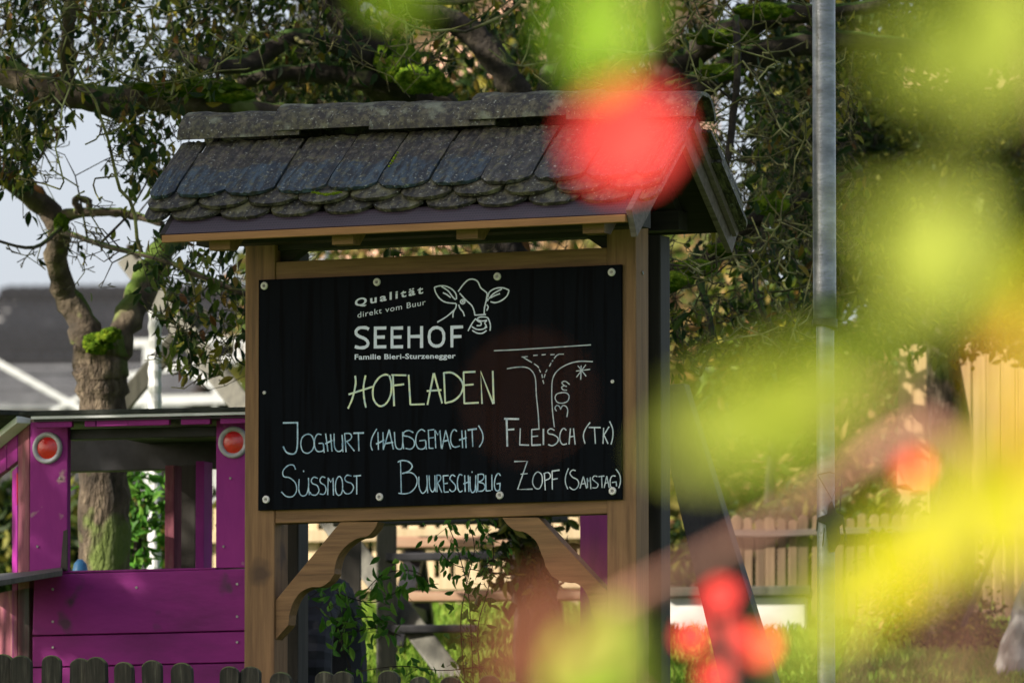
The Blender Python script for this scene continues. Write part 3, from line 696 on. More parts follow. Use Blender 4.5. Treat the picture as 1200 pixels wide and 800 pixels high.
for px in (259, 403, 549, 697):                               # rafter tails
    x = bp(px, 280, e.y+.05).x; d = SL
    v0 = A0+SL*.02-NRM*.024; v1 = A0+SL*.49-NRM*.024
    part(MB().prism([(x-.036, v0.y, v0.z), (x-.036, v1.y, v1.z), (x-.036, v1.y+.0, v1.z-.045), (x-.036, v1.y+.05, v1.z-.045),(x-.036, v0.y+.05, v0.z-.05)], (.072,0,0)), 'rafter', 'stain_x', label='front rafter with sawn tail')
    v0 = A0+SLb*.06-NRMb*.024; v1 = A0+SLb*.40-NRMb*.024
    part(MB().prism([(x-.036, v0.y, v0.z), (x-.036, v1.y, v1.z), (x-.036, v1.y, v1.z-.025), (x-.036, v1.y-.03, v1.z-.025),(x-.036, v0.y, v0.z-.05)], (.072,0,0)), 'rafter', 'dark_wood_x', label='rear rafter')
part(MB().box(-.76, .75, AN-.22, AN-.14, BZ+.46, BZ+.52), 'purlin', 'dark_wood_x', label='front purlin coloured dark for the eave shade')  # eave shade put into the timber colour
part(MB().box(-.74, .70, AN+.20, AN+.27, BZ+.49, BZ+.55), 'purlin', 'dark_wood_x', label='rear purlin coloured dark for the eave shade')
for x in (XR+.001, XL-.021):                                   # barge boards of both gables
    for bk in (False, True):
        d, n_ = (SLb, NRMb) if bk else (SL, NRM); sE = .53 if x > 0 else .515; v = [A0+d*.0+n_*(.03 if x > 0 else .01), A0+d*sE+n_*(.03 if x > 0 else .008), A0+d*sE-n_*(.035 if x > 0 else .012)+Vector((0,0,(-.012 if bk else -.03) if x > 0 else -.005)), A0+Vector((0,0,-.085))]
        part(MB().prism([(x, q.y+(0.0005 if bk else 0), q.z) for q in v], (.02,0,0)), 'barge_board', 'barge' if x > 0 else 'dark_wood_x', bevel=.0015)
part(slope_box(XR+.024, XR+.040, .04, .50, -.01, .035, True), 'verge_board', 'barge', label='pale peeling verge board')
# plain tiles: rounded lower end, three shallow ribs
def tile_mesh(name, length, w=.1685, ribs=True, seedv=0, m='tile'):
    rn = random.Random(seedv); nx = 15; prof = []
    th = .015; vs = []; fs = []; rows = 7
    for top in (0, 1):
        for j in range(rows):
            for i in range(nx):
                u_ = i/(nx-1)*2-1; x = u_*w/2
                arc_ = .048*(1-math.sqrt(max(0, 1-(abs(u_)**2.3)*.95)))       # rounded end
                t_ = j/(rows-1); y = arc_*(1-t_)**1.5+length*t_
                h = th if top else 0
                if top:
                    if ribs: h += .0042*(1 if abs(abs(u_)-.34) < .09 or abs(u_) < .06 else 0)-.002
                    h += rn.uniform(-.0012,.0012)
                    if j == 0: h -= .004
                    if i in (0, nx-1): h -= .003
                vs.append((x, y+(rn.uniform(-.0015,.0015) if j == 0 else 0), h))
    K = rows*nx
    for j in range(rows-1):
        for i in range(nx-1):
            a = j*nx+i; fs.append((K+a, K+a+1, K+a+nx+1, K+a+nx)); fs.append((a, a+nx, a+nx+1, a+1))
    for i in range(nx-1):
        fs.append((i, i+1, K+i+1, K+i)); a = (rows-1)*nx+i; fs.append((a+1, a, K+a, K+a+1))
    for j in range(rows-1):
        a = j*nx; fs.append((a+nx, a, K+a, K+a+nx)); a = j*nx+nx-1; fs.append((a, a+nx, K+a+nx, K+a))
    me = bpy.data.meshes.new(name); me.from_pydata(vs, [], fs); me.materials.append(M[m]); me.shade_smooth()
    bm = bmesh.new(); bm.from_mesh(me)
    for e_ in bm.edges:
        if len(e_.link_faces) == 2 and e_.calc_face_angle(0) > .6: e_.smooth = False
    bm.to_mesh(me); bm.free(); return me
TL = {k: [tile_mesh('roof_tile', ln, seedv=s_+z_, m=mm, ribs=rb) for s_ in range(3)] for z_, (k, ln, mm, rb) in enumerate((('c',.32,'tile',True),('cb',.32,'tile_brown',True),('b',.30,'tile_low',False)))}
def lay_tiles(row, x0, n, pitch, s_low, lift, tilt, back=False, wide=1.0):
    d, n_ = (SLb, NRMb) if back else (SL, NRM)
    for i in range(n):
        x = x0+i*pitch+random.uniform(-.003,.003); kk = row
        if row == 'c' and x > .28: kk = 'cb'
        me = TL[kk][i % 3]; up = -d; xax = Vector((1,0,0)) if not back else Vector((-1,0,0))
        a_ = tilt+random.uniform(-.006,.006); yax = (up*math.cos(a_)-n_*math.sin(a_)).normalized(); zax = xax.cross(yax)
        tw_ = random.uniform(-.014,.014); x2 = (xax*math.cos(tw_)+yax*math.sin(tw_)); y2 = zax.cross(x2)
        o = link('roof_tile', me, shop)
        o.matrix_local = Matrix.Translation(A0+d*(s_low+random.uniform(-.004,.004))+n_*(lift+random.uniform(0,.003))+Vector((x,0,0))) @ Matrix((x2, y2, zax)).transposed().to_4x4() @ Matrix.Diagonal((wide,1,1,1))
pit = .1745
XT = -.884                                                     # left edge of the tiling; rows alternate half and whole tiles
def row(kind, s_low, lift, tilt, half, back=False):
    if half:
        lay_tiles(kind, XT+pit*.25, 1, pit, s_low, lift, tilt, back, .5); lay_tiles(kind, XT+pit, 9, pit, s_low, lift, tilt, back); lay_tiles(kind, XT+pit*9.75, 1, pit, s_low, lift, tilt, back, .5)
    else: lay_tiles(kind, XT+pit*.5, 10, pit, s_low, lift, tilt, back)
row('b', .462, .012, .02, True); row('b', .425, .030, .03, False); row('c', .385, .048, .075, True)
row('b', .50, .012, .02, True, True); row('b', .46, .030, .03, False, True); row('c', .41, .048, .075, True, True)
# ridge tiles: overlapping half rounds
def ridge_mesh(seedv):
    rn = random.Random(seedv); Lr = .42; vs = []; fs = []; na = 15; nl = 9
    for lay, off in ((0, 0), (1, -.014)):
        for j in range(nl):
            t_ = j/(nl-1); r_ = .098+.012*(1-t_)+off
            if j == 0: r_ += .0
            for i in range(na):
                a = math.pi*(.005+.99*i/(na-1)); jit = rn.uniform(-.0028,.0028)+.003*math.sin(j*1.9+seedv)
                vs.append((t_*Lr, -math.cos(a)*(r_+jit)*.95, math.sin(a)*(r_+jit)*.88))
    K = na*nl
    for j in range(nl-1):
        for i in range(na-1):
            a = j*na+i; fs.append((a, a+na, a+na+1, a+1)); fs.append((K+a, K+a+1, K+a+na+1, K+a+na))
    for i in range(na-1):
        fs.append((i, i+1, K+i+1, K+i)); a = (nl-1)*na+i; fs.append((a+1, a, K+a, K+a+1))
    for j in range(nl-1):
        a = j*na; fs.append((a+na, a, K+a, K+a+na)); a = j*na+na-1; fs.append((a, a+na, K+a+na, K+a))
    me = bpy.data.meshes.new('ridge_tile'); me.from_pydata(vs, [], fs); me.materials.append(M['ridge']); me.shade_smooth()
    bm = bmesh.new(); bm.from_mesh(me)
    for e_ in bm.edges:
        if len(e_.link_faces) == 2 and e_.calc_face_angle(0) > .8: e_.smooth = False
    bm.to_mesh(me); bm.free(); return me
RM = [ridge_mesh(k) for k in range(3)]
x = XR+.10
for k in range(5):                                             # laid from the left, each lapping over the next
    o = link('ridge_tile', RM[k % 3], shop); xk = -.885+k*.334
    o.location = (xk, AN, AZ-.006+[0,.010,.002,.014,.004][k]); o.rotation_euler = (random.uniform(-.03,.03), .004+[.0,-.008,.004,-.01,.014][k], random.uniform(-.012,.012))
for px, py, n_, rr in ((383,226,16,17),(461,187,6,5)):        # tufts of fresh moss on the tiles
    bm = bmesh.new()
    for k in range(n_):
        u_ = (k/(n_-1)-.5)*2; c = bp(px+u_*rr, py+(-u_*rr*1.6 if rr == 5 else 2.2-abs(u_)*3), -.318 if py > 200 else -.19)
        bmesh.ops.create_icosphere(bm, subdivisions=2, radius=random.uniform(.003,.0055), matrix=Matrix.Translation(c))
    for v_ in bm.verts: v_.co += Vector([random.uniform(-.0012,.0012) for _ in range(3)])
    me = bpy.data.meshes.new('moss_tuft'); bm.to_mesh(me); bm.free(); me.materials.append(M['moss_bright']); o = link('moss_tuft', me, shop); o['kind'] = 'stuff'
# clip and small screw heads on the right post side
disc((0,0,0), .006, .003, 10).build('screw_head', M['screw'], shop, loc=None).matrix_local = Matrix.Translation((.6575,.062,BZ+.34)) @ Matrix.Rotation(math.pi/2, 4, 'Z')

# ================================================================== THE PURPLE PLAY WAGON
HF = Frame(160, 600, 27.9, 19.0)
hut = thing('play_hut', 'purple wooden play wagon with two round red lamps beside the notice board', 'play hut', HF.loc, -HF.yaw)
def hp(px, py, n=0.0): return HF.pn(px, py, n)
def hbox(name, m, px0, px1, py0, py1, n0, n1, bevel=.003, label=None, frame=HF, root=None, parent=None):
    a = frame.pn(px0, (py0+py1)/2, n0); c = frame.pn(px1, (py0+py1)/2, n0)
    t_ = frame.pn((px0+px1)/2, py0, n0); u_ = frame.pn((px0+px1)/2, py1, n0)
    return MB().box(a.x, c.x, n0, n1, u_.z, t_.z).build(name, M[m], parent or root or hut, bevel=bevel, label=label)
def hquad(name, m, pts, n0, th, bevel=.003, label=None, frame=HF, root=None, parent=None):
    return MB().prism([frame.pn(a, c, n0) for a, c in pts], (0,th,0)).build(name, M[m], parent or root or hut, bevel=bevel, label=label)
for px, py in ((62,690),(62,728),(278,684),(278,722),(62,758),(278,752),(44,640),(70,560),(262,640),(270,560),(160,688)):
    c = hp(px, py, -.004); disc((0,0,0), .0045, .002, 8).build('screw_head', M['screw'], hut, loc=(c.x, -.0045, c.z))
hbox('corner_pillar', 'purple_z', 35, 79, 494, 672, 0, .03, label='left front pillar with a lamp')
hbox('corner_pillar', 'purple_z', 253, 292, 492, 665, 0, .03, label='right front pillar with a lamp')
hquad('front_plank', 'purple', [(38,744),(292,738),(292,666),(40,673)], -.004, .03, label='uppermost plank of the lower front')
hquad('front_plank', 'purple', [(38,781),(292,775),(292,739.5),(38,745.5)], .0, .03)
hquad('front_plank', 'purple', [(38,818),(292,812),(292,776.5),(38,782.5)], -.003, .03)
hquad('front_plank', 'purple', [(38,856),(292,850),(292,813.5),(38,819.5)], .001, .03)
hquad('roof_slab', 'roofing', [(22,487.5),(292,481.5),(292,476.5),(34,481),(22,483)], -.12, 1.15)
hquad('roof_edge', 'white', [(36,491),(292,485.5),(292,482),(36,487.5)], -.115, .02, .001, label='worn white edge strip under the roof')
for k, (a, c) in enumerate([(42,84),(99,112),(113,150),(150,198),(212,246),(258,292)]):
    hbox('fringe_board', 'purple_z', a, c, 489-.022*(a+c)/2+1, 501-.022*(a+c)/2+1, -.09, -.07, .002)
hquad('header_beam', 'black', [(79,515),(253,511),(253,499),(79,503)], .02, .06)  # black colour stands for shade under the hut roof
hbox('rear_header', 'black', 60, 310, 498, 550, .92, .98)  # tall black board paints the hut's dark interior
hquad('roof_underside', 'black', [(40,494),(292,489),(292,487.5),(40,491.5)], -.1, 1.1, 0)  # shade of the underside painted as black
hquad('front_lining', 'purple', [(39,858),(291,852),(291,668),(41,675)], .031, .012, 0)
# rear of the hut seen through its window
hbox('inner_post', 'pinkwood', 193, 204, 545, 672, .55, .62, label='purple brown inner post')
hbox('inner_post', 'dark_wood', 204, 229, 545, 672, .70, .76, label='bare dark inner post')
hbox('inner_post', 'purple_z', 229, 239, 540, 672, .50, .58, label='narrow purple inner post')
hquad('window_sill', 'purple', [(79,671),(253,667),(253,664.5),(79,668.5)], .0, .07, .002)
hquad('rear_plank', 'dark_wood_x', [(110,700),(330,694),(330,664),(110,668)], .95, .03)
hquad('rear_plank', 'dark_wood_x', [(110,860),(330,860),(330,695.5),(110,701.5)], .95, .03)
mb = MB().prism([hp(71.5,668,.0),hp(79.5,668,.0),hp(79.5,620,.0),hp(75,622,.0)], (0,-.006,0)); mb.build('splinter_patch', M['dark_wood'], hut)
for px, py in ((56,524.8),(274,518.2)):
    c = hp(px, py, 0); s = .00276; mb = MB(); prof = [(19,0),(19,-.006),(17.8,-.013),(15.5,-.013),(13.4,-.008),(13,-.004)]
    nn = 40; vs = []; fs = []
    for r_, y in prof:
        for k in range(nn): vs.append((c.x+r_*s*math.cos(2*math.pi*k/nn), y, c.z+r_*s*math.sin(2*math.pi*k/nn)))
    for q in range(len(prof)-1):
        for k in range(nn): fs.append((q*nn+k, q*nn+(k+1) % nn, (q+1)*nn+(k+1) % nn, (q+1)*nn+k))
    mb.add(vs, fs); lamp = mb.build('lamp', M['lamp_rim'], hut, smooth=True, label='left round red lamp' if px < 100 else 'right round red lamp')
    vs = []; fs = []; rings = 7
    for q in range(rings):
        r_ = 13.2*(1-q/rings); y = -.004-.007*math.sin(q/rings*math.pi/2)
        for k in range(nn): vs.append((c.x+r_*s*math.cos(2*math.pi*k/nn), y, c.z+r_*s*math.sin(2*math.pi*k/nn)))
    for q in range(rings-1):
        for k in range(nn): fs.append((q*nn+k, q*nn+(k+1) % nn, (q+1)*nn+(k+1) % nn, (q+1)*nn+k))
    fs.append(tuple((rings-1)*nn+k for k in range(nn)))
    MB().add(vs, fs).build('lens', M['lamp_red'], lamp, smooth=True)
# slanting side of the wagon, running back to the left from the corner
S0 = HF.loc + HF.u*hp(36,600,0).x
SFr = Frame(36, 600, S0.y, 19.0); SFr.yaw = R(-62); SFr.u = Vector((math.cos(R(62)), math.sin(R(62)), 0)); SFr.n = Vector((-math.sin(R(62)), math.cos(R(62)), 0))
SFr.u = -SFr.u if False else SFr.u
# side frame: u runs away to the left-back
SFr.u = Vector((-math.cos(R(64)), math.sin(R(64)), 0)); SFr.n = Vector((math.sin(R(64)), math.cos(R(64)), 0)); SFr.loc = Vector((S0.x, S0.y, HF.loc.z))
def side_poly(name, m, pts, th, label=None):
    w = []
    for a, c in pts:
        d = ray(a, c); t_ = SFr.loc.dot(SFr.n)/d.dot(SFr.n); w.append(HF.local(d*t_))
    off = Vector((SFr.n.dot(HF.u), SFr.n.dot(HF.n), 0))*th
    return MB().prism(w, off).build(name, M[m], hut, bevel=.002, label=label)
side_poly('side_post', 'pinkwood', [(21,506),(34,497),(34,850),(21,850)], .03, 'worn reddish side post')
side_poly('side_post', 'purple_z', [(14,552),(20,546),(20,850),(14,850)], .05)
side_poly('side_fringe', 'pinkwood', [(-30,545),(-8,526),(-8,576),(-30,590)], .02)
side_poly('side_fringe', 'purple_z', [(-7,525),(7,515),(7,550),(-7,560)], .02)
side_poly('side_fringe', 'purple_z', [(8,514),(20,505),(20,540),(8,549)], .02)
side_poly('side_eave', 'white', [(-30,541),(36,488),(36,496),(-30,550)], -.05, 'flaking white eave board')
side_poly('side_roofing', 'roofing', [(-30,532),(36,481),(36,487),(-30,540)], -.12, 'corrugated roofing edge')
side_poly('side_plank', 'pinkwood', [(-30,700),(20,690),(20,860),(-30,880)], .02, 'reddish lower side panel')
side_poly('side_plank', 'dark_wood', [(21,690),(34,688),(34,860),(21,860)], .02)
a_ = HF.local(P(-40,686,27.3)); c2 = HF.local(P(73,668,27.75)); c3 = HF.local(P(73,664,28.0)); a4 = HF.local(P(-40,676,28.4))
MB().prism([a_, c2, c3, a4], (0,0,-.018)).build('counter_shelf', M['grey_beam'], hut, bevel=.002, label='mossy shelf board below the side window')
side_poly('side_lamp', 'lamp_red', [(16.5,555),(20,553),(20,592),(16.5,594)], .012, 'small red side lamp')
bb = P(94, 662, 29.2)
tag(MB().tube([(bb.x,bb.y,ground_z(29.2)-.02),(bb.x,bb.y,ground_z(29.2)+.10),(bb.x,bb.y,bb.z-.04),(bb.x,bb.y,bb.z+.005),(bb.x,bb.y,bb.z+.02)], [.03,.034,.032,.022,.008], 14).build('playground_post', M['blue'], smooth=True), 'blue post with rounded top seen through the play wagon window', 'post')
tag(MB().prism([P(680,600,27.4),P(713,599,27.3),P(713,850,27.3),P(680,850,27.4)], (0,.02,0)).build('purple_panel', M['purple_z']), 'purple painted board standing behind the right brace', 'panel')

# ================================================================== DARK PICKETS IN FRONT
FF = Frame(250, 785, 25.6, 13.0)
fence = thing('picket_fence', 'low dark weathered fence of round topped pickets along the bottom edge', 'fence', FF.loc, -FF.yaw)
def picket_mesh(name, w, h, th, m, kind='round', sd=0):
    rn = random.Random(sd); pts = []
    if kind == 'round':
        pts = [(-w/2,0),(w/2,0)]+[(w/2*math.cos(a)+rn.uniform(-.001,.001), h-w*.42+w*.42*math.sin(a)) for a in [math.pi*k/10 for k in range(11)]]
    elif kind == 'point': pts = [(-w/2,0),(w/2,0),(w/2,h-w*.5),(0,h),(-w/2,h-w*.5)]
    else: pts = [(-w/2,0),(w/2,0),(w/2,h-.006),(w/2-.006,h),(-w/2+.006,h),(-w/2,h-.006)]
    mb = MB().prism([(a, 0, c) for a, c in pts], (0,th,0)); me = bpy.data.meshes.new(name); me.from_pydata(mb.v, [], mb.f)
    bm = bmesh.new(); bm.from_mesh(me); bmesh.ops.bevel(bm, geom=[e_ for e_ in bm.edges if e_.calc_face_angle(0) > 1.2], offset=min(w,th)*.12, segments=1, affect='EDGES'); bm.to_mesh(me); bm.free()
    me.materials.append(M[m]); return me
pk = [picket_mesh('picket', .060+.003*k, 1.0, .026, 'picket_dark', 'round', k) for k in range(3)]
tops = [(-36,763),(-5,765),(26.5,767),(57,767),(87.5,769),(121,770.5),(154,771.5),(187.5,774),(222,776.5),(257.5,779),(295,782),(335,783),(371,784),(410,785),(448,787),(488,789),(525,791),(562,792),(600,794),(638,796),(676,798),(714,800)]
for i, (a, c) in enumerate(tops):
    q = FF.pn(a, c, 0); o = link('picket', pk[i % 3], fence, loc=(q.x, 0, q.z-1.0+random.uniform(-.010,.008))); o.rotation_euler = (random.uniform(-.02,.02), random.uniform(-.03,.03), random.uniform(-.10,.10))
a = FF.pn(-40, 830, .03); c = FF.pn(740, 860, .03)
for dz in (0, -.45):
    MB().beam((a.x,.045,a.z+dz), (c.x,.045,c.z+dz), .03, .05).build('fence_rail', M['dark_wood_x'], fence, bevel=.002)

def fence_row(name, label, px0, px1, ytop0, ytop1, Y, yaw, w_px, pitch_px, m, kind, rails, h, group=None, th=.02, rail_m=None, jitter=.012, rail_h=.05):
    Fr = Frame((px0+px1)/2, (ytop0+ytop1)/2, Y, yaw); root = thing(name, label, 'fence', Fr.loc, -Fr.yaw, group)
    ms = [picket_mesh('picket', w_px*Y/FPX*(1+.06*k), h, th, m, kind, k) for k in range(3)]; n = int((px1-px0)/pitch_px)
    for i in range(n+1):
        px = px0+i*pitch_px; py = ytop0+(ytop1-ytop0)*i/max(n,1); q = Fr.pn(px, py, 0)
        o = link('picket', ms[i % 3], root); o.location = (q.x, random.uniform(0,.006), q.z-h+random.uniform(-jitter,jitter)); o.rotation_euler = (0, random.uniform(-.012,.012), random.uniform(-.05,.05))
    for dy in rails:
        a = Fr.pn(px0-6, ytop0+dy, 0); c = Fr.pn(px1+6, ytop1+dy, 0)
        MB().beam((a.x,-.02,a.z), (c.x,-.02,c.z), .03, rail_h).build('fence_rail', M[rail_m or m], root, bevel=.003)
    for px in np.linspace(px0+10, px1-10, max(2, int((px1-px0)/190)+1)):
        q = Fr.pn(px, (ytop0+ytop1)/2, 0); MB().box(q.x-.04, q.x+.04, .03, .11, -.05, q.z-.02).build('fence_post', M[m], root, bevel=.004)
    return root, Fr
fence_row('picket_fence', 'sunlit pale picket fence on the lawn seen below the notice board', 216, 700, 596, 590, 34.6, 8, 11.5, 19.0, 'picket_pale', 'flat', (34,92), 1.15)
fence_row('picket_fence', 'brown picket fence with a pale rail behind the steel pole', 838, 1300, 607, 598, 33.6, 6, 10.5, 13.2, 'picket_brown', 'round', (19,), .78, rail_m='barge', rail_h=.026)
# white terrace wall with coping under that fence
Fr = Frame(865, 720, 33.2, 4)
tw = thing('garden_wall', 'low white garden wall with grey coping behind the leaning plank', 'wall', Fr.loc, -Fr.yaw)
a = Fr.pn(780,700,0); c = Fr.pn(945,700,0); zt = Fr.pn(860,690,0).z
MB().box(a.x, c.x, 0, .18, -.1, zt-.03).build('wall_face', M['wall_white'], tw, bevel=.006)
MB().box(a.x-.02, c.x+.02, -.03, .21, zt-.028, zt+.01).build('coping', M['grey_beam'], tw, bevel=.006)
# tall plank screen far right
Fr = Frame(1150, 500, 35.4, 10)
ps = thing('plank_screen', 'tall light wooden plank wall at the right edge', 'fence', Fr.loc, -Fr.yaw)
for i in range(13):
    px = 1052+i*17.5; a = Fr.pn(px,500,0); c = Fr.pn(px+16.6,500,0); zt = Fr.pn(px,396-(px-1052)*.05,0).z+random.uniform(-.03,.03)
    MB().box(a.x, c.x, random.uniform(0,.008), .028, .0, zt).build('plank', M['plank_yellow'], ps, bevel=.002)
for dz in (.5, 2.2):
    a = Fr.pn(1052,500,0); c = Fr.pn(1275,500,0); MB().box(a.x, c.x, .035, .09, dz, dz+.09).build('screen_rail', M['plank_yellow'], ps)

# ================================================================== PLAYGROUND TIMBERS, BENCH, TYRE, PLANKS
def timber(name, label, cat, pts, w, h, m, group=None):
    (ax, ay, aY), (cx, cy, cY) = pts; a = P(ax, ay, aY); c = P(cx, cy, cY)
    base = Vector(((a.x+c.x)/2, (a.y+c.y)/2, min(a.z, c.z))); mb = MB().beam(a-base, c-base, w, h, up=(0,1,0)); o = mb.build(name, M[m], bevel=.006, loc=base)
    return tag(o, label, cat, group)
sw = P(200,600,32); sb = Vector((sw.x, 32, ground_z(32)))
swing = thing('playground_climber', 'slanting grey timber playground climber behind the notice board', 'playground climber', sb)
def swb(name, a, c, w, h, m='grey_beam', label=None):
    return MB().beam(P(*a)-sb, P(*c)-sb, w, h, up=(0,1,0)).build(name, M[m], swing, bevel=.006, label=label)
swb('slanting_beam', (150,303,32.6), (545,812,31.2), .085, .05, label='long beam sloping down to the right')
swb('slanting_beam', (60,571,32.3), (238,362,32.5), .07, .05, label='beam sloping up to the right')
swb('upright', (453,596,31.4), (453,880,31.4), .075, .06, 'grey_beam')
swb('crossbar', (452,653,31.36), (600,650,31.3), .03, .03, 'black')
swb('crossbar', (452,737,31.36), (560,736,31.3), .03, .03, 'black')
swb('gable_panel', (150,288,32.6), (176,322,32.6), .02, .10, 'dark_wood', 'dark triangular end board')
swb('upright', (411,590,30.2), (411,900,30.2), .075, .06, 'dark_wood', 'dark upright near the tyre')
swb('crossbar', (395,608,30.3), (660,604,31.2), .05, .05, 'dark_wood')
# picnic bench
Fr = Frame(520, 700, 32.6, 8)
bench = thing('picnic_bench', 'wooden picnic bench with orange brown boards seen under the notice board', 'bench', Fr.loc, -Fr.yaw)
for y0, n_, wd in ((632,0,.10),(630,.14,.10),(628,.28,.10)):
    a = Fr.pn(452,y0,n_); c = Fr.pn(640,y0-3,n_); MB().box(a.x, c.x, n_, n_+.125, a.z-.03, a.z+.0).build('table_board', M['bench'], bench, bevel=.003)
for y0, n_ in ((694,-.42),(692,-.29)):
    a = Fr.pn(540,y0,n_); c = Fr.pn(680,y0-3,n_); MB().box(Fr.pn(450,y0,n_).x, c.x, n_, n_+.115, a.z-.03, a.z).build('seat_board', M['bench'], bench, bevel=.003)
zt = Fr.pn(452,632,0).z-.03
for px in (478, 632):
    x = Fr.pn(px,640,0).x
    for n_ in (-.35,.55): MB().beam((x,.2,zt), (x, n_*1.0, 0), .04, .07, up=(1,0,0)).build('leg', M['black'], bench)
    MB().box(x-.02, x+.02, -.42, .45, Fr.pn(500,700,-.4).z-.05, Fr.pn(500,700,-.4).z-.005).build('crossbar', M['black'], bench)
# tyre standing on edge
tc_ = P(377, 820, 28.6); Rt = .315; tz = ground_z(28.6)+Rt-.02
ty = thing('tyre', 'upright black car tyre half sunk behind the left brace', 'tyre', (tc_.x, 28.6, tz), R(-12))
mb = MB(); prof = [(-.055,.19),(-.088,.225),(-.095,.27),(-.080,.305),(-.055,.316),(0,.32),(.055,.316),(.080,.305),(.095,.27),(.088,.225),(.055,.19)]
nn = 72; vs = []; fs = []
for k in range(nn):
    t_ = 2*math.pi*k/nn
    for j, (x, r_) in enumerate(prof):
        rr = r_-(.007 if (k % 2 and 2 <= j <= 8) else 0)
        vs.append((x, rr*math.cos(t_), rr*math.sin(t_)))
K = len(prof)
for k in range(nn):
    for j in range(K-1): a = k*K+j; c = ((k+1) % nn)*K+j; fs.append((a, c, c+1, a+1))
mb.add(vs, fs).build('tread', M['rubber'], ty)
mb = MB(); vs = []; fs = []
for k in range(nn):
    t_ = 2*math.pi*k/nn
    for x, r_ in ((-.055,.19),(-.04,.185),(.04,.185),(.055,.19)): vs.append((x, r_*math.cos(t_), r_*math.sin(t_)))
for k in range(nn):
    for j in range(3): a = k*4+j; c = ((k+1) % nn)*4+j; fs.append((a, c, c+1, a+1))
mb.add(vs, fs).build('bead', M['rubber'], ty)
# leaning dark plank right of the board
lp = [P(762,452,27.4),P(801,449,27.4),P(912,812,26.9),P(848,830,26.9)]; o0 = Vector((lp[3].x, 26.9, ground_z(26.9)))
lp2 = lp[:2]+[P(955,952,26.8),P(886,975,26.8)]
tag(MB().prism([q-o0 for q in lp2], (0.02,.045,0)).build('leaning_plank', M['dark_wood'], bevel=.003, loc=o0), 'wide dark plank leaning against the rear post right of the notice board', 'plank')
# steel pole
pp = P(966, 300, 26.0); pb = Vector((pp.x, 26.0, ground_z(26.0)))
pole = thing('steel_pole', 'tall galvanised steel pole with a wider upper sleeve', 'pole', pb)
def tube_between(name, pxc, y0, y1, rpx, m, cut=0, parent=None, label=None, sides=32):
    s = 26.0/FPX; mb = MB(); a = P(pxc, y1, 26.0)-pb; c = P(pxc, y0, 26.0)-pb; r_ = rpx*s; n_ = sides; vs = []
    for k in range(n_):
        t_ = 2*math.pi*k/n_; vs.append((a.x+r_*math.cos(t_), r_*math.sin(t_), a.z-cut*math.cos(t_)*s))
    nz = 24
    for j in range(1, nz+1):
        for k in range(n_):
            t_ = 2*math.pi*k/n_; vs.append((a.x+r_*math.cos(t_), r_*math.sin(t_), a.z+(c.z-a.z)*j/nz))
    fs = [(j*n_+k, j*n_+(k+1) % n_, (j+1)*n_+(k+1) % n_, (j+1)*n_+k) for j in range(nz) for k in range(n_)]
    vs.append((a.x,0,a.z)); fs += [((k+1) % n_, k, len(vs)-1) for k in range(n_)]
    return mb.add(vs, fs).build(name, M[m], parent or pole, smooth=True, label=label)
tube_between('upper_sleeve', 966.5, -600, 380, 13.6, 'zinc', 4, label='wider upper sleeve')
tube_between('sleeve_rim', 966.5, 374, 383, 15.0, 'black', 4, label='dark slanted rim of the sleeve')
tube_between('lower_tube', 969, 376, 990, 10.5, 'zinc', 0, label='narrower lower tube')
def pw(x, y, d=0): v = P(x, y, 26.0-d); return v-pb
mb = MB()
mb.tube([pw(958,556,.03),pw(972,553,.035),pw(987,557,.03),pw(984,600,.03)], .002, 5)
mb.tube([pw(958,556,.03),pw(975,585,.035),pw(984,560,.03)], .002, 5)
mb.build('cord', M['black'], pole)
mb = MB()
mb.prism([pw(975,586,.045),pw(980,600,.045),pw(988,604,.045),pw(990,611,.045),pw(984,616,.045),pw(985,630,.045),pw(978,646,.045),pw(974,646,.045),pw(969,628,.045),pw(968,614,.045),pw(958,610,.045),pw(958,606,.045),pw(969,602,.045),pw(971,592,.045)], (0,.025,0))
mb.tube([pw(958,608,.05),pw(957,622,.05)], .003, 5); mb.tube([pw(988,608,.05),pw(991,634,.05)], .004, 6); mb.tube([pw(964,640,.05),pw(966,618,.05)], .002, 5)
mb.build('cable_clamp', M['black'], pole, bevel=.002)

# ================================================================== FAR BUILDINGS AND FRAMES ON THE LEFT
Fr = Frame(100, 420, 58, 6)
fh = thing('barn', 'far barn with a long dark tiled roof at the left edge', 'building', Fr.loc, -Fr.yaw)
x0 = Fr.pn(-120,400,0).x; x1 = Fr.pn(214,400,0).x; ze = Fr.pn(60,478,0).z; zm = Fr.pn(60,402,0).z; zt = Fr.pn(60,336,4.5).z
MB().box(x0+.2, x1-.2, .3, 8.6, 0, ze-.05).build('wall', M['far_wall'], fh)
n = 9
for k in range(n):                                         # dark upper courses
    a = k/n; c = (k+1)/n; y0 = 1.6+2.9*a; y1 = 1.6+2.9*c+.05; z0 = zm+(zt-zm)*a; z1 = zm+(zt-zm)*c; mb = MB()
    cols = 46; vs = []; fs = []
    for i in range(cols+1):
        x = x0+(x1-x0)*i/cols; b_ = .012*(i % 2)
        vs += [(x,y0,z0+.05+b_),(x,y1,z1+.01+b_),(x,y0,z0-.03+b_)]
    for i in range(cols): q = i*3; fs += [(q,q+3,q+4,q+1),(q+2,q+5,q+3,q)]
    mb.add(vs, fs).build('tile_course', M['far_tile'], fh)
for k in range(6):                                         # pale rows of the lower roof
    a = k/6; z0 = ze+(zm-ze)*a; y0 = .0+1.6*a
    MB().box(x0, x1, y0, y0+.30, z0, z0+(zm-ze)/6*.45).build('roof_row', M['far_slat'], fh)
    MB().box(x0, x1, y0+.12, y0+.42, z0+(zm-ze)/6*.46, z0+(zm-ze)/6*1.0).build('roof_row', M['far_tile'], fh)
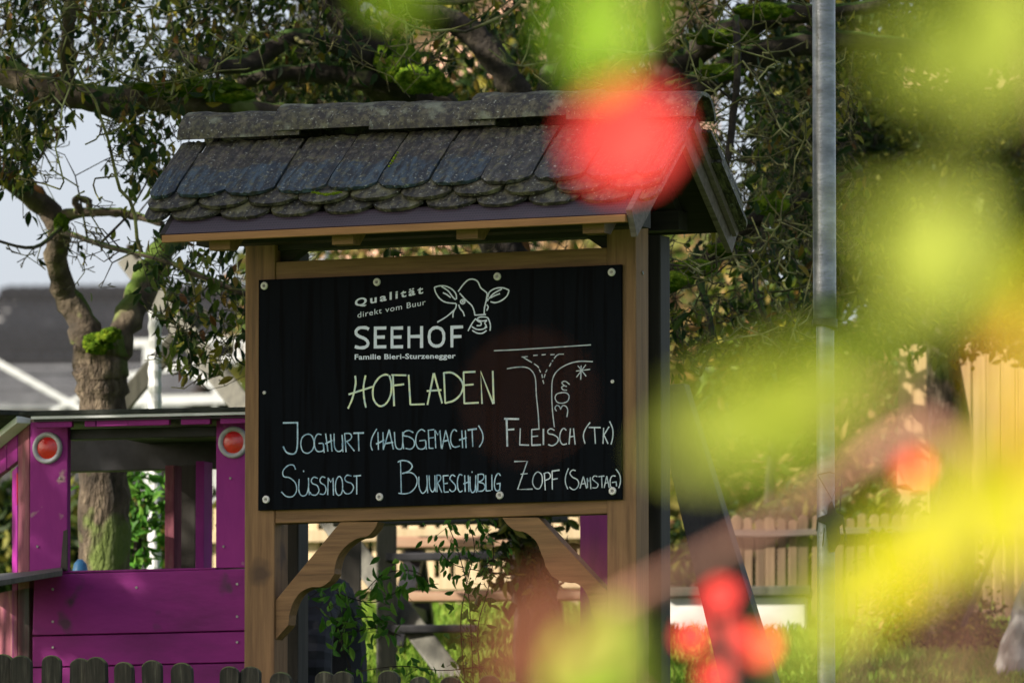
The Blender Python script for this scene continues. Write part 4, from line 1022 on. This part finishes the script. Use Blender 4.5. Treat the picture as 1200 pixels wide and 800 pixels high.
MB().prism([(x0,1.5,zm),(x0,4.5,zt),(x0,8.8,zm-1)], (.2,0,0)).build('gable', M['wall_white'], fh)
MB().prism([(x0,4.5,zt),(x0,8.8,zm-.9),(x0,8.8,zm-1.1),(x0,4.5,zt-.2)], (x1-x0,0,0)).build('rear_roof', M['far_tile'], fh)
# white greenhouse frame
g0 = P(200,600,45); gb = Vector((g0.x, 45, ground_z(45)))
gh = thing('greenhouse_frame', 'white metal greenhouse frame standing before the far barn', 'greenhouse', gb)
def gbm(name, a, c, w, m='white'): return MB().beam(P(*a)-gb, P(*c)-gb, w, w, up=(0,1,0)).build(name, M[m], gh)
gbm('rafter', (-20,415,45), (108,487,45), .032); gbm('rafter', (95,480,45), (150,440,45), .03); gbm('rafter', (60,482,45.3), (150,436,45.3), .02)
gbm('ridge_bar', (155,402,45), (300,398,45), .04); gbm('rafter', (205,425,45), (300,480,45), .045); gbm('rafter', (150,440,45), (300,415,45), .03)
for px, w in ((172,.035),(252,.022),(278,.026),(182,.016)): gbm('upright', (px,398,45), (px,740,45), w)
gbm('rail', (150,470,45), (300,466,45), .05); gbm('rail', (340,640,45), (470,560,45), .05); gbm('upright', (372,590,45), (372,740,45), .06)
for k, (a, c) in enumerate([((285,402),(330,470))]):
    A_ = P(a[0],a[1],45.2)-gb; C_ = P(c[0],c[1],45.2)-gb; MB().box(A_.x, C_.x, .2, .215, C_.z, A_.z).build('white_pane', M['wall_white'], gh)
# ribbed white downpipe seen through the wagon window
q = P(181,610,31); o0 = Vector((q.x,31,ground_z(31))); mb = MB(); zz = 0; pts = []; rr = []
while zz < 1.4: pts += [(0,0,zz),(0,0,zz+.028)]; rr += [.022,.026]; zz += .055
tag(mb.tube(pts, rr, 12).build('ribbed_pole', M['white'], loc=o0), 'white ribbed pole behind the play wagon window', 'pole')
# salmon house behind the trees on the right
Fr = Frame(800, 200, 62, -12)
sh = thing('salmon_house', 'pale salmon rendered house hidden behind the orchard trees', 'building', Fr.loc, -Fr.yaw)
x0 = Fr.pn(610,200,0).x; x1 = Fr.pn(842,200,0).x; zt = Fr.pn(700,-60,0).z
MB().box(x0, x1, 0, 7, 0, zt).build('wall', M['salmon'], sh)
MB().prism([(x0-.4,-.5,zt-.1),(x0-.4,3.5,zt+3),(x0-.4,7.5,zt-.1)], (x1-x0+.8,0,0)).build('roof', M['far_tile'], sh)
for px, py in ((665,60),(740,60),(815,60),(665,240),(740,240),(815,240)):
    a = Fr.pn(px-16,py+28,0); c = Fr.pn(px+16,py-28,0)
    w_ = MB().box(a.x, c.x, -.03, .02, a.z, c.z).build('window', M['white'], sh)
    MB().box(a.x+.1, (a.x+c.x)/2-.02, -.045, -.031, a.z+.1, c.z-.1).build('pane', M['glass'], w_); MB().box((a.x+c.x)/2+.02, c.x-.1, -.045, -.031, a.z+.1, c.z-.1).build('pane', M['glass'], w_)

# ================================================================== TREES
def band(px, py, cx, cy, rx, ry): return ((px-cx)/rx)**2+((py-cy)/ry)**2 < 1
# left fruit tree: forked trunk
def keep1(px, py):
    k = np.full(px.shape, .68)
    k = np.where((py > 128) & (px < 215), .10, k)
    for e in ((35,150,55,55),(165,165,35,45),(160,235,22,30),(20,195,40,25),(200,285,45,30),(235,375,60,60),(270,330,30,60),(165,300,40,40)):
        k = np.where(band(px, py, *e), .9, k)
    k = np.where(band(px, py, 90, 190, 55, 50), .02, k)
    return np.where((py > 440), 0, k)
tree('orchard_tree', 'old forked fruit tree with mossy trunk rising behind the purple play wagon', 120, 30,
  [[(123,905,30,34),(123,700,30,31),(121,580,30,30),(120,480,30,29),(118,430,30,32),(117,400,30,34)]],
  [[(112,425,30,22),(98,385,30,19),(78,345,30,15),(66,305,29.9,14),(70,268,29.8,15),(48,240,29.8,14),(20,216,29.7,12),(-15,200,29.6,11),(-70,170,29.5,9)],
   [(128,420,30,20),(150,375,30,17),(168,335,30.1,17),(188,300,30.2,15),(215,262,30.4,14),(250,215,30.6,13),(300,140,30.8,12),(360,40,31,9)],
   [(74,254,29.8,8),(100,249,29.7,6),(135,249,29.6,5.5),(160,253,29.6,5),(190,262,29.5,4)],
   [(96,248,29.7,4.5),(88,238,29.7,4),(92,232,29.7,4),(104,236,29.7,4),(104,248,29.7,4)],
   [(-40,70,29.4,15),(20,92,29.3,17),(75,108,29.2,16),(130,120,29.2,18),(180,112,29.2,20),(225,118,29.2,18),(275,124,29.3,13),(340,135,29.4,11)],
   [(80,108,29.2,9),(78,60,29.1,8),(82,10,29,7),(80,-60,29,6)],[(75,262,29.8,3),(40,290,29.2,2.2),(-10,280,29,1.8)],
   [(70,270,29.8,4),(130,290,28.6,3),(190,304,28.3,3.4),(240,325,28.2,3.8),(290,345,28.2,4),(330,360,28.2,3)]],
  [(-60,300,-80,105,29.6,31.4,800),(-60,300,-80,105,28.2,29.2,170),(-30,70,110,215,28.2,29.8,200),(120,210,110,215,28.2,29.6,150),(80,285,235,340,28,29.2,60),(170,290,290,450,27.9,29.2,130),(0,120,225,320,28.6,29.6,14),(200,420,-60,120,29.7,31.2,300)],
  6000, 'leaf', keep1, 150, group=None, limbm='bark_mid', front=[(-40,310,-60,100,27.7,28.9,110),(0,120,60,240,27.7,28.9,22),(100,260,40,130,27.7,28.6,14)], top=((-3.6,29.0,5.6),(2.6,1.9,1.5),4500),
  moss_blobs=[(225,104,29.15,60,11),(268,112,29.15,30,8),(115,402,29.85,18,13),(72,262,29.7,9,12),(130,392,29.8,12,9)])
# the big tree behind the board
tree('orchard_tree', 'big spreading fruit tree with moss covered limbs above the tiled roof', 620, 30.2,
  [[(640,930,30.2,36),(632,760,30.2,30),(622,620,30.2,27),(612,480,30.2,27),(600,330,30.2,27),(560,200,30.3,27),(500,120,30.3,28),(455,85,30.3,30)]],
  [[(460,110,30,30),(430,60,30,25),(405,20,30,22),(385,-40,30,20)],
   [(620,140,30,18),(600,100,29.9,17),(570,55,29.9,16),(530,25,29.9,15),(470,5,29.9,13),(400,-20,29.9,10)],
   [(445,75,29.8,13),(400,55,29.7,12),(345,42,29.6,10),(300,70,29.6,11),(255,78,29.5,9),(200,62,29.5,7)],
   [(440,95,29.8,15),(390,85,29.8,13),(330,88,29.8,11),(280,95,29.8,8)],
   [(640,160,30,26),(655,90,30.1,20),(660,20,30.2,15),(670,-60,30.2,12)],
   [(700,160,30.1,22),(755,118,30,18),(800,75,30,17),(850,40,29.9,15),(905,18,29.9,14),(960,15,29.8,10),(1040,5,29.8,8)],
   [(775,110,30,12),(770,60,30,11),(765,0,30,9),(780,-60,30,7)],
   [(770,120,30,16),(830,95,29.9,17),(880,65,29.9,15),(940,52,29.9,13),(1010,48,29.9,10),(1090,60,29.9,8)],
   [(600,380,30.2,20),(690,352,30,18),(760,336,29.6,15),(800,322,29.4,14),(840,296,29.3,13),(880,262,29.2,11),(905,248,29.2,13),(940,232,29.2,9),(1010,200,29.2,7)],
   [(862,20,28.6,4),(864,80,28.5,4.5),(858,150,28.5,4.5),(848,230,28.4,3.5),(862,300,28.4,3)],
   [(640,-20,28.2,4.5),(665,40,28.1,4),(650,100,28.1,4)],
   [(900,250,29.2,5),(885,330,28.8,4),(905,390,28.6,3),(920,420,28.5,2.5)],
   [(820,330,29.3,5),(835,395,29,3),(820,440,28.9,2.4)]],
  [(300,760,-80,150,30.3,32.2,1000),(300,1010,-80,110,28.2,29.3,160),(740,1010,-80,130,30.1,31.8,900),(830,1010,110,300,28.4,31,900),(760,1000,280,430,28.2,30,280),(745,830,300,430,28.4,29.6,50),(340,700,200,330,29.6,31,130)],
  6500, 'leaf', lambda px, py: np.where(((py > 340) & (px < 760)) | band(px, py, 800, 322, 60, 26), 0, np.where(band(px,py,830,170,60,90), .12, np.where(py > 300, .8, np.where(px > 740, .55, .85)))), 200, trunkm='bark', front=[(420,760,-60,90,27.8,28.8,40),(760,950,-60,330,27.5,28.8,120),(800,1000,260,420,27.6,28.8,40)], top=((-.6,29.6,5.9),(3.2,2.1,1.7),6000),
  moss_blobs=[(465,70,29.75,26,24),(492,92,29.7,28,18),(518,104,29.7,14,9),(782,330,28.6,28,12),(815,314,28.7,24,10),(763,336,28.6,20,13),(850,292,28.8,20,8),(850,44,29.75,40,10),(895,14,29.7,34,10),(905,240,29,20,13),(845,85,29.7,28,10)])
# dense evergreen-like tangle on the right
tree('hedge_tree', 'dense twiggy tree with small dark green leaves right of the steel pole', 1110, 32.5,
  [[(1110,900,32.5,30),(1115,600,32.5,26),(1105,420,32.5,22),(1090,250,32.4,18)]],
  [[(1095,300,32.4,14),(1040,210,32,10),(1000,120,31.6,8),(975,20,31.4,6)],[(1095,280,32.4,14),(1130,160,32.2,11),(1150,20,32,8)],
   [(1105,360,32.4,10),(1180,270,32.2,8),(1240,160,32,6)],[(1100,400,32.4,8),(1030,350,31.8,6),(980,330,31.4,4)]],
  [(955,1290,-100,420,30.6,34,1300),(890,1010,-60,330,31,33,350)],
  15000, 'leaf_dark', lambda px, py: np.where(py > 430, .25, 1), 120, size=(.035,.06), twigm='twig_dark', droop=.5, top=((.6,31.4,6.2),(2.6,2.2,1.8),6000))
# the tree out of the picture on the left whose crown keeps the board and the wagon in open shade
sc_ = Vector((-6.6, 24.2, 6.3)); b0 = Vector((-6.6, 24.2, ground_z(24.2)))
rt = thing('shade_tree', 'broad leafy tree standing left of the picture shading the board', 'tree', b0)
mb = MB(); mb.tube([(0,0,-.1),(.05,0,1.2),(0,.05,2.6),(.1,0,4.4),(.2,.1,6.2)], [.26,.22,.19,.15,.06], 12); mb.build('trunk', M['bark_trunk'], rt, smooth=True)
n0 = [(b0+Vector((.03*k,0,.5*k)), .16-.01*k) for k in range(4,13)]; tg = []
for _ in range(260):
    v = np.random.normal(size=3); v /= np.linalg.norm(v); r_ = random.random()**.4; tg.append((sc_.x+v[0]*2.2*r_, sc_.y+v[1]*2.9*r_, sc_.z+v[2]*2.5*r_))
tw = MB(); tips = grow(tw, n0, tg, spur=0, step=.3); tw.v = [tuple(Vector(v_)-b0) for v_ in tw.v]; o = tw.build('branches', M['twig_dark'], rt)
it = pick_leaves(tips, 24000, size=(.12,.20), droop=.3, spread=.25); merged_leaves('foliage', (it[0]-np.array(b0), it[1], it[2]), M['leaf'], rt)
# ------------- shrubs beyond the board
def shrub(name, label, px, py_top, Y, rx, ry, n, leafm, singles=30, size=(.05,.09), group=None, twn=90, cat='shrub', stemh=None):
    """px, py_top: crown centre; rx, ry in photo pixels"""
    c = P(px, py_top, Y); base = Vector((c.x, Y, ground_z(Y))); root = thing(name, label, cat, base, 0, group)
    s = Y/FPX; tw = MB(); tgt = []
    for _ in range(twn):
        v = np.random.normal(size=3); v /= np.linalg.norm(v); r_ = random.random()**.4
        tgt.append((c.x+v[0]*rx*s*r_, Y+v[1]*rx*s*.8*r_, max(base.z+.05, c.z+v[2]*ry*s*r_)))
    n0 = [(Vector((base.x+random.uniform(-.015,.015), Y, base.z+k*(max(c.z-base.z,.2))/8)), .03-.002*k) for k in range(9)]
    mb = MB(); mb.tube([q for q, _ in n0], [r_ for _, r_ in n0], 6)
    random.shuffle(tgt); tips = grow(tw, n0, tgt, spur=.1, step=.12)
    mb.v += []; k = len(mb.v); mb.f += [tuple(i+k for i in f) for f in tw.f]; mb.v += tw.v
    mb.v = [tuple(Vector(v_)-base) for v_ in mb.v]; o = mb.build('branches', M['twig_dark'], root)
    it = pick_leaves(tips, n, size=size, droop=.35, spread=.06)
    big, rest = split_big(it, singles)
    single_leaves(LEAF[leafm], big, root, base); merged_leaves('foliage', (rest[0]-np.array(base), rest[1], rest[2]), M[leafm], root); return root
shrub('low_hedge', 'dark low hedge directly behind the sunlit pale picket fence', 330, 640, 35.4, 150, 50, 2500, 'leaf_dark', singles=0, size=(.06,.09), cat='hedge')
shrub('low_hedge', 'second dark low hedge right of the tree trunk behind the pale pickets', 560, 635, 35.4, 170, 50, 3000, 'leaf_dark', singles=0, size=(.06,.09), cat='hedge')
shrub('low_hedge', 'dark low hedge behind the brown picket fence and white rail', 960, 650, 34.9, 190, 45, 3500, 'leaf_dark', singles=0, size=(.06,.09), cat='hedge')
shrub('low_hedge', 'dark hedge on the left behind the play wagon windows', 60, 640, 36, 190, 80, 3500, 'leaf_dark', singles=0, size=(.06,.09), cat='hedge')
shrub('autumn_shrub', 'rusty and yellow autumn shrub glimpsed through the gap under the roof', 470, 330, 37, 190, 110, 2600, 'leaf_autumn')
shrub('autumn_shrub', 'pinkish brown autumn shrub right of the leaning dark plank', 850, 450, 38, 110, 120, 2600, 'leaf_autumn')
shrub('autumn_shrub', 'tall reddish shrub behind the lower steel pole tube', 975, 500, 37, 100, 110, 2400, 'leaf_autumn')
shrub('tall_hedge', 'tall dense dark hedge closing the view behind the trees at the right', 1100, 190, 37, 210, 250, 9000, 'leaf_dark', singles=0, size=(.09,.14), twn=260, cat='hedge')
shrub('green_shrub', 'loose green shrub left of the light plank wall', 905, 400, 35.5, 90, 85, 1600, 'leaf')
shrub('green_shrub', 'green shrub hiding the salmon house behind the tiled roof', 650, 120, 40, 170, 150, 3600, 'leaf', size=(.07,.11), twn=160)
shrub('green_shrub', 'dark green bush behind the left end of the tiled roof', 390, 110, 38, 130, 70, 2000, 'leaf_dark', size=(.07,.11))
shrub('reddish_shrub', 'reddish brown low shrub in front of the picket fence at lower right', 1085, 690, 32.8, 60, 45, 1300, 'leaf_autumn', size=(.03,.05))
shrub('green_shrub', 'low dark ground shrub at the foot of the brown picket fence', 1115, 738, 32.4, 60, 22, 1500, 'leaf_dark', size=(.02,.035))
shrub('climbing_plant', 'bright green climber on the ribbed pole behind the wagon window', 160, 610, 30.6, 36, 75, 420, 'leaf_vine', singles=120, size=(.04,.065), twn=70)
shrub('ivy_clump', 'dark ivy clump wrapped around the tree trunk under the board', 612, 640, 29.7, 30, 48, 420, 'leaf_dark', singles=150, size=(.04,.07), twn=60)
# distant autumn wood closing the view behind the gardens
n = 15000; rw = np.random.default_rng(5); wx = rw.uniform(-1.4, 3.4, n)**1; wy = rw.uniform(44, 49, n); top_ = 4.25+.35*np.sin(wx*2.3)+.2*np.sin(wx*7.1); wz = 2.2+(top_-2.2)*rw.random(n)
dd = rw.normal(size=(n,3)); merged_leaves('distant_wood', (np.stack([wx,wy,wz],1), dd, rw.uniform(.10,.20,n)), M['leaf_autumn'], None, w=.6)
# vines trailing under the board
def vine(label, paths, nl, Y, size=(.035,.058)):
    p0 = P(paths[0][0][0], 800, Y); base = Vector((p0.x, Y, ground_z(Y))); root = thing('vine', label, 'vine', base)
    tips = []; mb = MB()
    for pa in paths:
        s = [Vector(q) for q in spline([tuple(P(a, c, Y+random.uniform(-.05,.05))) for a, c in pa], seg=7)]
        mb.tube([q-base for q in s], .0016, 5); tips += [np.array(q) for q in s]
        for q in s:
            if random.random() < .35:
                e = q+Vector((random.uniform(-.06,.06), random.uniform(-.05,.05), random.uniform(-.05,.03))); mb.tube([q-base, e-base], .0009, 3, False); tips.append(np.array(e))
    mb.build('stem', M['twig_dark'], root); it = pick_leaves(np.array(tips), int(nl*1.35), size=size, droop=.6, spread=.022)
    single_leaves(LEAF['leaf_vine'], it, root, base)
vine('long vine with small green leaves hanging below the middle of the board', [[(520,604),(535,640),(548,690),(552,740),(556,830)],[(545,600),(556,640),(548,680),(540,730),(545,800),(548,850)],[(560,606),(578,640),(572,690),(560,740),(566,830)],[(510,640),(530,660),(560,668),(590,672)],[(566,780),(520,785),(470,780),(420,786)]], 165, 27.3, (.026,.046))
vine('leafy vine sprawling beside the tyre behind the left brace', [[(362,700),(385,688),(410,700),(440,705),(470,690)],[(370,710),(400,730),(430,722),(455,728)],[(395,694),(408,720),(400,750),(412,790),(420,850)],[(430,690),(450,672),(480,668),(500,676)],[(384,705),(400,740),(440,735),(470,745)]], 120, 27.4, (.036,.06))
# grass on the lawn
n = 60000; rng = np.random.default_rng(3); gy = rng.uniform(30.4, 35.5, n); gx = rng.uniform(-1.6, 2.3, n)
gz = np.interp(gy, [30,31,34,40], [1.33,1.42,1.86,2.3])+.01
dr = rng.normal(size=(n,3))*.35; dr[:,2] = 1
merged_leaves('lawn_grass', (np.stack([gx,gy,gz],1), dr, rng.uniform(.03,.075,n)), M['grass'], None, w=.10)
# grey weathered stump at the far right edge
q = P(1186, 760, 31.5); o0 = Vector((q.x, 31.5, ground_z(31.5)-.03)); mb = MB(); pts = []; rr = []
for k in range(9): pts.append((.012*k+random.uniform(-.01,.01), 0, .055*k)); rr.append(.10-.008*k+random.uniform(-.008,.008))
tag(mb.tube(pts, rr, 14).build('tree_stump', M['stone'], loc=o0), 'pale grey weathered stump at the lower right edge', 'stump')
timber('leaning_rod', 'thin dark rod leaning at the right edge above the lawn', 'rod', ((1128,735,32),(1182,600,32.2)), .02, .02, 'black')

# ================================================================== BUSHES CLOSE TO THE CAMERA (far out of focus)
NL = {k: leaf_mesh('leaf_'+k, M[k], .62) for k in ('near_green','near_bright','near_yellow','near_orange','near_brown')}
def near_bush(name, label, cat, base_xy, leaves, reds, stems, group=None):
    base = Vector((base_xy[0], base_xy[1], ground_z(base_xy[1]))); root = thing(name, label, cat, base, 0, group)
    mb = MB()
    for pts, r_ in stems: mb = MB().tube([Vector(q)-base for q in spline([tuple(P(*p_)) if len(p_) == 3 and p_[0] > -900 else tuple(p_[1:]) for p_ in pts], seg=6)], r_, 7); mb.build('stem', M['stem'], root, smooth=True)
    for (px, py, d, size, ang, k) in leaves:
        c = P(px, py, d)-base; a = R(ang); dirv = Vector((math.cos(a), random.uniform(-.25,.25), math.sin(a))).normalized()
        nrm = Vector((random.uniform(-.35,.35), -1, random.uniform(-.1,.5))); x = dirv.cross(nrm).normalized(); z = x.cross(dirv)
        o = link('leaf', NL[k], root); o.matrix_local = Matrix.Translation(c-dirv*size*.5) @ Matrix((x, dirv, z)).transposed().to_4x4() @ Matrix.Scale(size, 4)
    for (px, py, d, r_) in reds:
        c = P(px, py, d)-base; h = link('flower', PET, root); h.location = c; h.scale = (r_, r_, r_); h.rotation_euler = (random.uniform(1.2,1.4), random.uniform(-.3,.3), random.uniform(-.45,-.15))
    return root
mb = MB()                                             # a red blossom: eight rounded overlapping petals and a boss
for k in range(8):
    t_ = 2*math.pi*k/8; ring = []
    vs = [(0,0,0)]; cx, cy = .46*math.cos(t_), .46*math.sin(t_)
    for j in range(12):
        u_ = 2*math.pi*j/12; vs.append((cx+.52*math.cos(u_), cy+.52*math.sin(u_), .03*(k % 2)+.10+.18*((cx+.52*math.cos(u_))**2+(cy+.52*math.sin(u_))**2)))
    vs[0] = (cx, cy, .12); mb.add(vs, [(0, j+1, (j+1) % 12+1) for j in range(12)])
for j in range(3): mb.tube([(0,0,-.25+.15*j),(0,0,-.1+.15*j)], [.15-.02*j,.16-.02*j], 10)
PET = bpy.data.meshes.new('flower'); PET.from_pydata(mb.v, [], mb.f); PET.materials.append(M['hip'])
G, B_, Yw, O, Br = 'near_green', 'near_bright', 'near_yellow', 'near_orange', 'near_brown'
near_bush('flowering_bush', 'blurred bush with pale yellow green leaves nearest the camera on the right', 'bush', (.5, 3.1),
  [(1090,300,3.6,0.070,75,G),(1115,320,3.6,0.059,5,G),(1060,275,3.7,0.048,140,G),(1135,50,3.4,0.064,60,G),(1180,20,3.4,0.064,100,G),(1075,55,3.5,0.038,40,G),(1130,255,3.7,0.042,20,G),
   (930,470,3.8,0.074,20,G),(880,495,3.8,0.066,-20,G),(985,440,3.8,0.058,40,G),(830,522,3.9,0.048,10,G),(940,500,3.8,0.053,0,G),(905,455,3.8,0.042,30,G),(900,540,3.9,0.037,-10,G),
   (1198,400,3.6,0.038,60,O),(1213,340,3.5,0.037,60,Yw),(1165,100,3.9,0.032,60,G)],
  [], [([(1130,1500,3.50),(1150,900,3.50),(1240,600,3.55),(1190,380,3.60),(1085,300,3.60)],.0014),([(1240,560,3.50),(1290,250,3.45),(1150,60,3.40)],.0014),([(1150,900,3.60),(1090,560,3.70),(980,470,3.80),(850,520,3.85)],.0012)])
near_bush('flowering_bush', 'blurred bush with strong yellow leaves sweeping across the lower right', 'bush', (.4, 3.6),
  [(1185,590,4.3,0.083,50,Yw),(1130,610,4.3,0.083,20,Yw),(1075,645,4.3,0.073,35,Yw),(1020,690,4.3,0.059,30,Yw),(1195,480,4.3,0.054,80,Yw),(1165,540,4.3,0.044,60,Yw),(980,700,4.3,0.054,60,G),(955,730,4.3,0.044,20,G),
   (1200,645,4.3,0.044,20,Yw),(1195,510,4.3,0.044,90,O),(1040,610,4.4,0.029,70,Yw),(990,655,4.4,0.033,50,G),(940,770,4.4,0.029,20,G),(1150,570,4.2,0.049,150,Yw),(1100,600,4.2,0.039,100,Yw)],
  [], [([(1050,1500,4.30),(1060,900,4.30),(1120,700,4.30),(1190,500,4.30)],.002),([(1060,900,4.30),(1010,780,4.30),(950,740,4.30)],.0015)])
near_bush('flowering_bush', 'blurred bush with one large red blossom in front of the tile roof', 'bush', (.0, 4.6),
  [(700,40,4.4,.050,80,B_),(672,45,4.5,.036,120,B_),(712,75,4.5,.030,60,B_),(690,-5,4.4,.05,100,B_),(735,15,4.5,.034,70,B_),(466,-8,4.9,.040,0,B_),
   (620,465,2.9,.009,40,Br)],
  [(735,163,5.3,.0345)], [([(1290,1600,4.4),(1280,900,4.4),(1270,300,4.2),(1150,-90,4.2),(800,-90,4.4),(720,-10,4.4),(690,60,4.4)],.0014),([(800,-90,4.4),(770,-30,4.8),(745,90,5.25),(735,150,5.33)],.0012)])
near_bush('flowering_bush', 'blurred bush with a cluster of red blossoms and yellow green leaves at the bottom', 'bush', (.30, 5.6),
  [(705,758,6.5,.070,60,G),(668,775,6.5,.058,100,G),(735,752,6.5,.048,30,G),(690,800,6.5,.075,0,B_),(712,732,6.5,.042,80,G),(740,790,6.5,.05,150,G),(660,782,7,.030,0,O),
   (640,735,3.6,.042,60,Br),(605,760,3.6,.040,100,Br),(672,700,3.6,.028,30,Br),(610,800,3.6,.04,30,Br)],
  [(845,700,9.2,.021),(812,746,9.2,.019),(893,757,9.0,.022),(838,790,9.2,.020),(862,742,9.4,.013),(1070,550,9.6,.0235)],
  [([(880,1500,5.6),(860,900,7.8),(850,760,9.1),(845,705,9.2)],.0018),([(860,900,5.6),(760,830,6.4),(700,760,6.5)],.0012),([(640,1500,3.6),(628,900,3.6),(645,740,3.65)],.0007),([(870,1200,6.6),(1000,800,8.4),(1072,560,9.6)],.0014)])
q = P(1260,1500,7); b0 = Vector((q.x,7,ground_z(7))); rt = thing('bare_branch', 'thick pinkish brown branch blurred across the lower right of the picture', 'branch', b0)
MB().tube([Vector(t_)-b0 for t_ in spline([tuple(b0),tuple(P(1250,900,7)),tuple(P(1190,640,7)),tuple(P(1125,520,7)),tuple(P(1070,505,7)),tuple(P(980,565,7)),tuple(P(860,640,6.9)),tuple(P(760,690,6.8)),tuple(P(700,725,6.8))], seg=6)], .0070, 9).build('stem', M['stem'], rt, smooth=True)
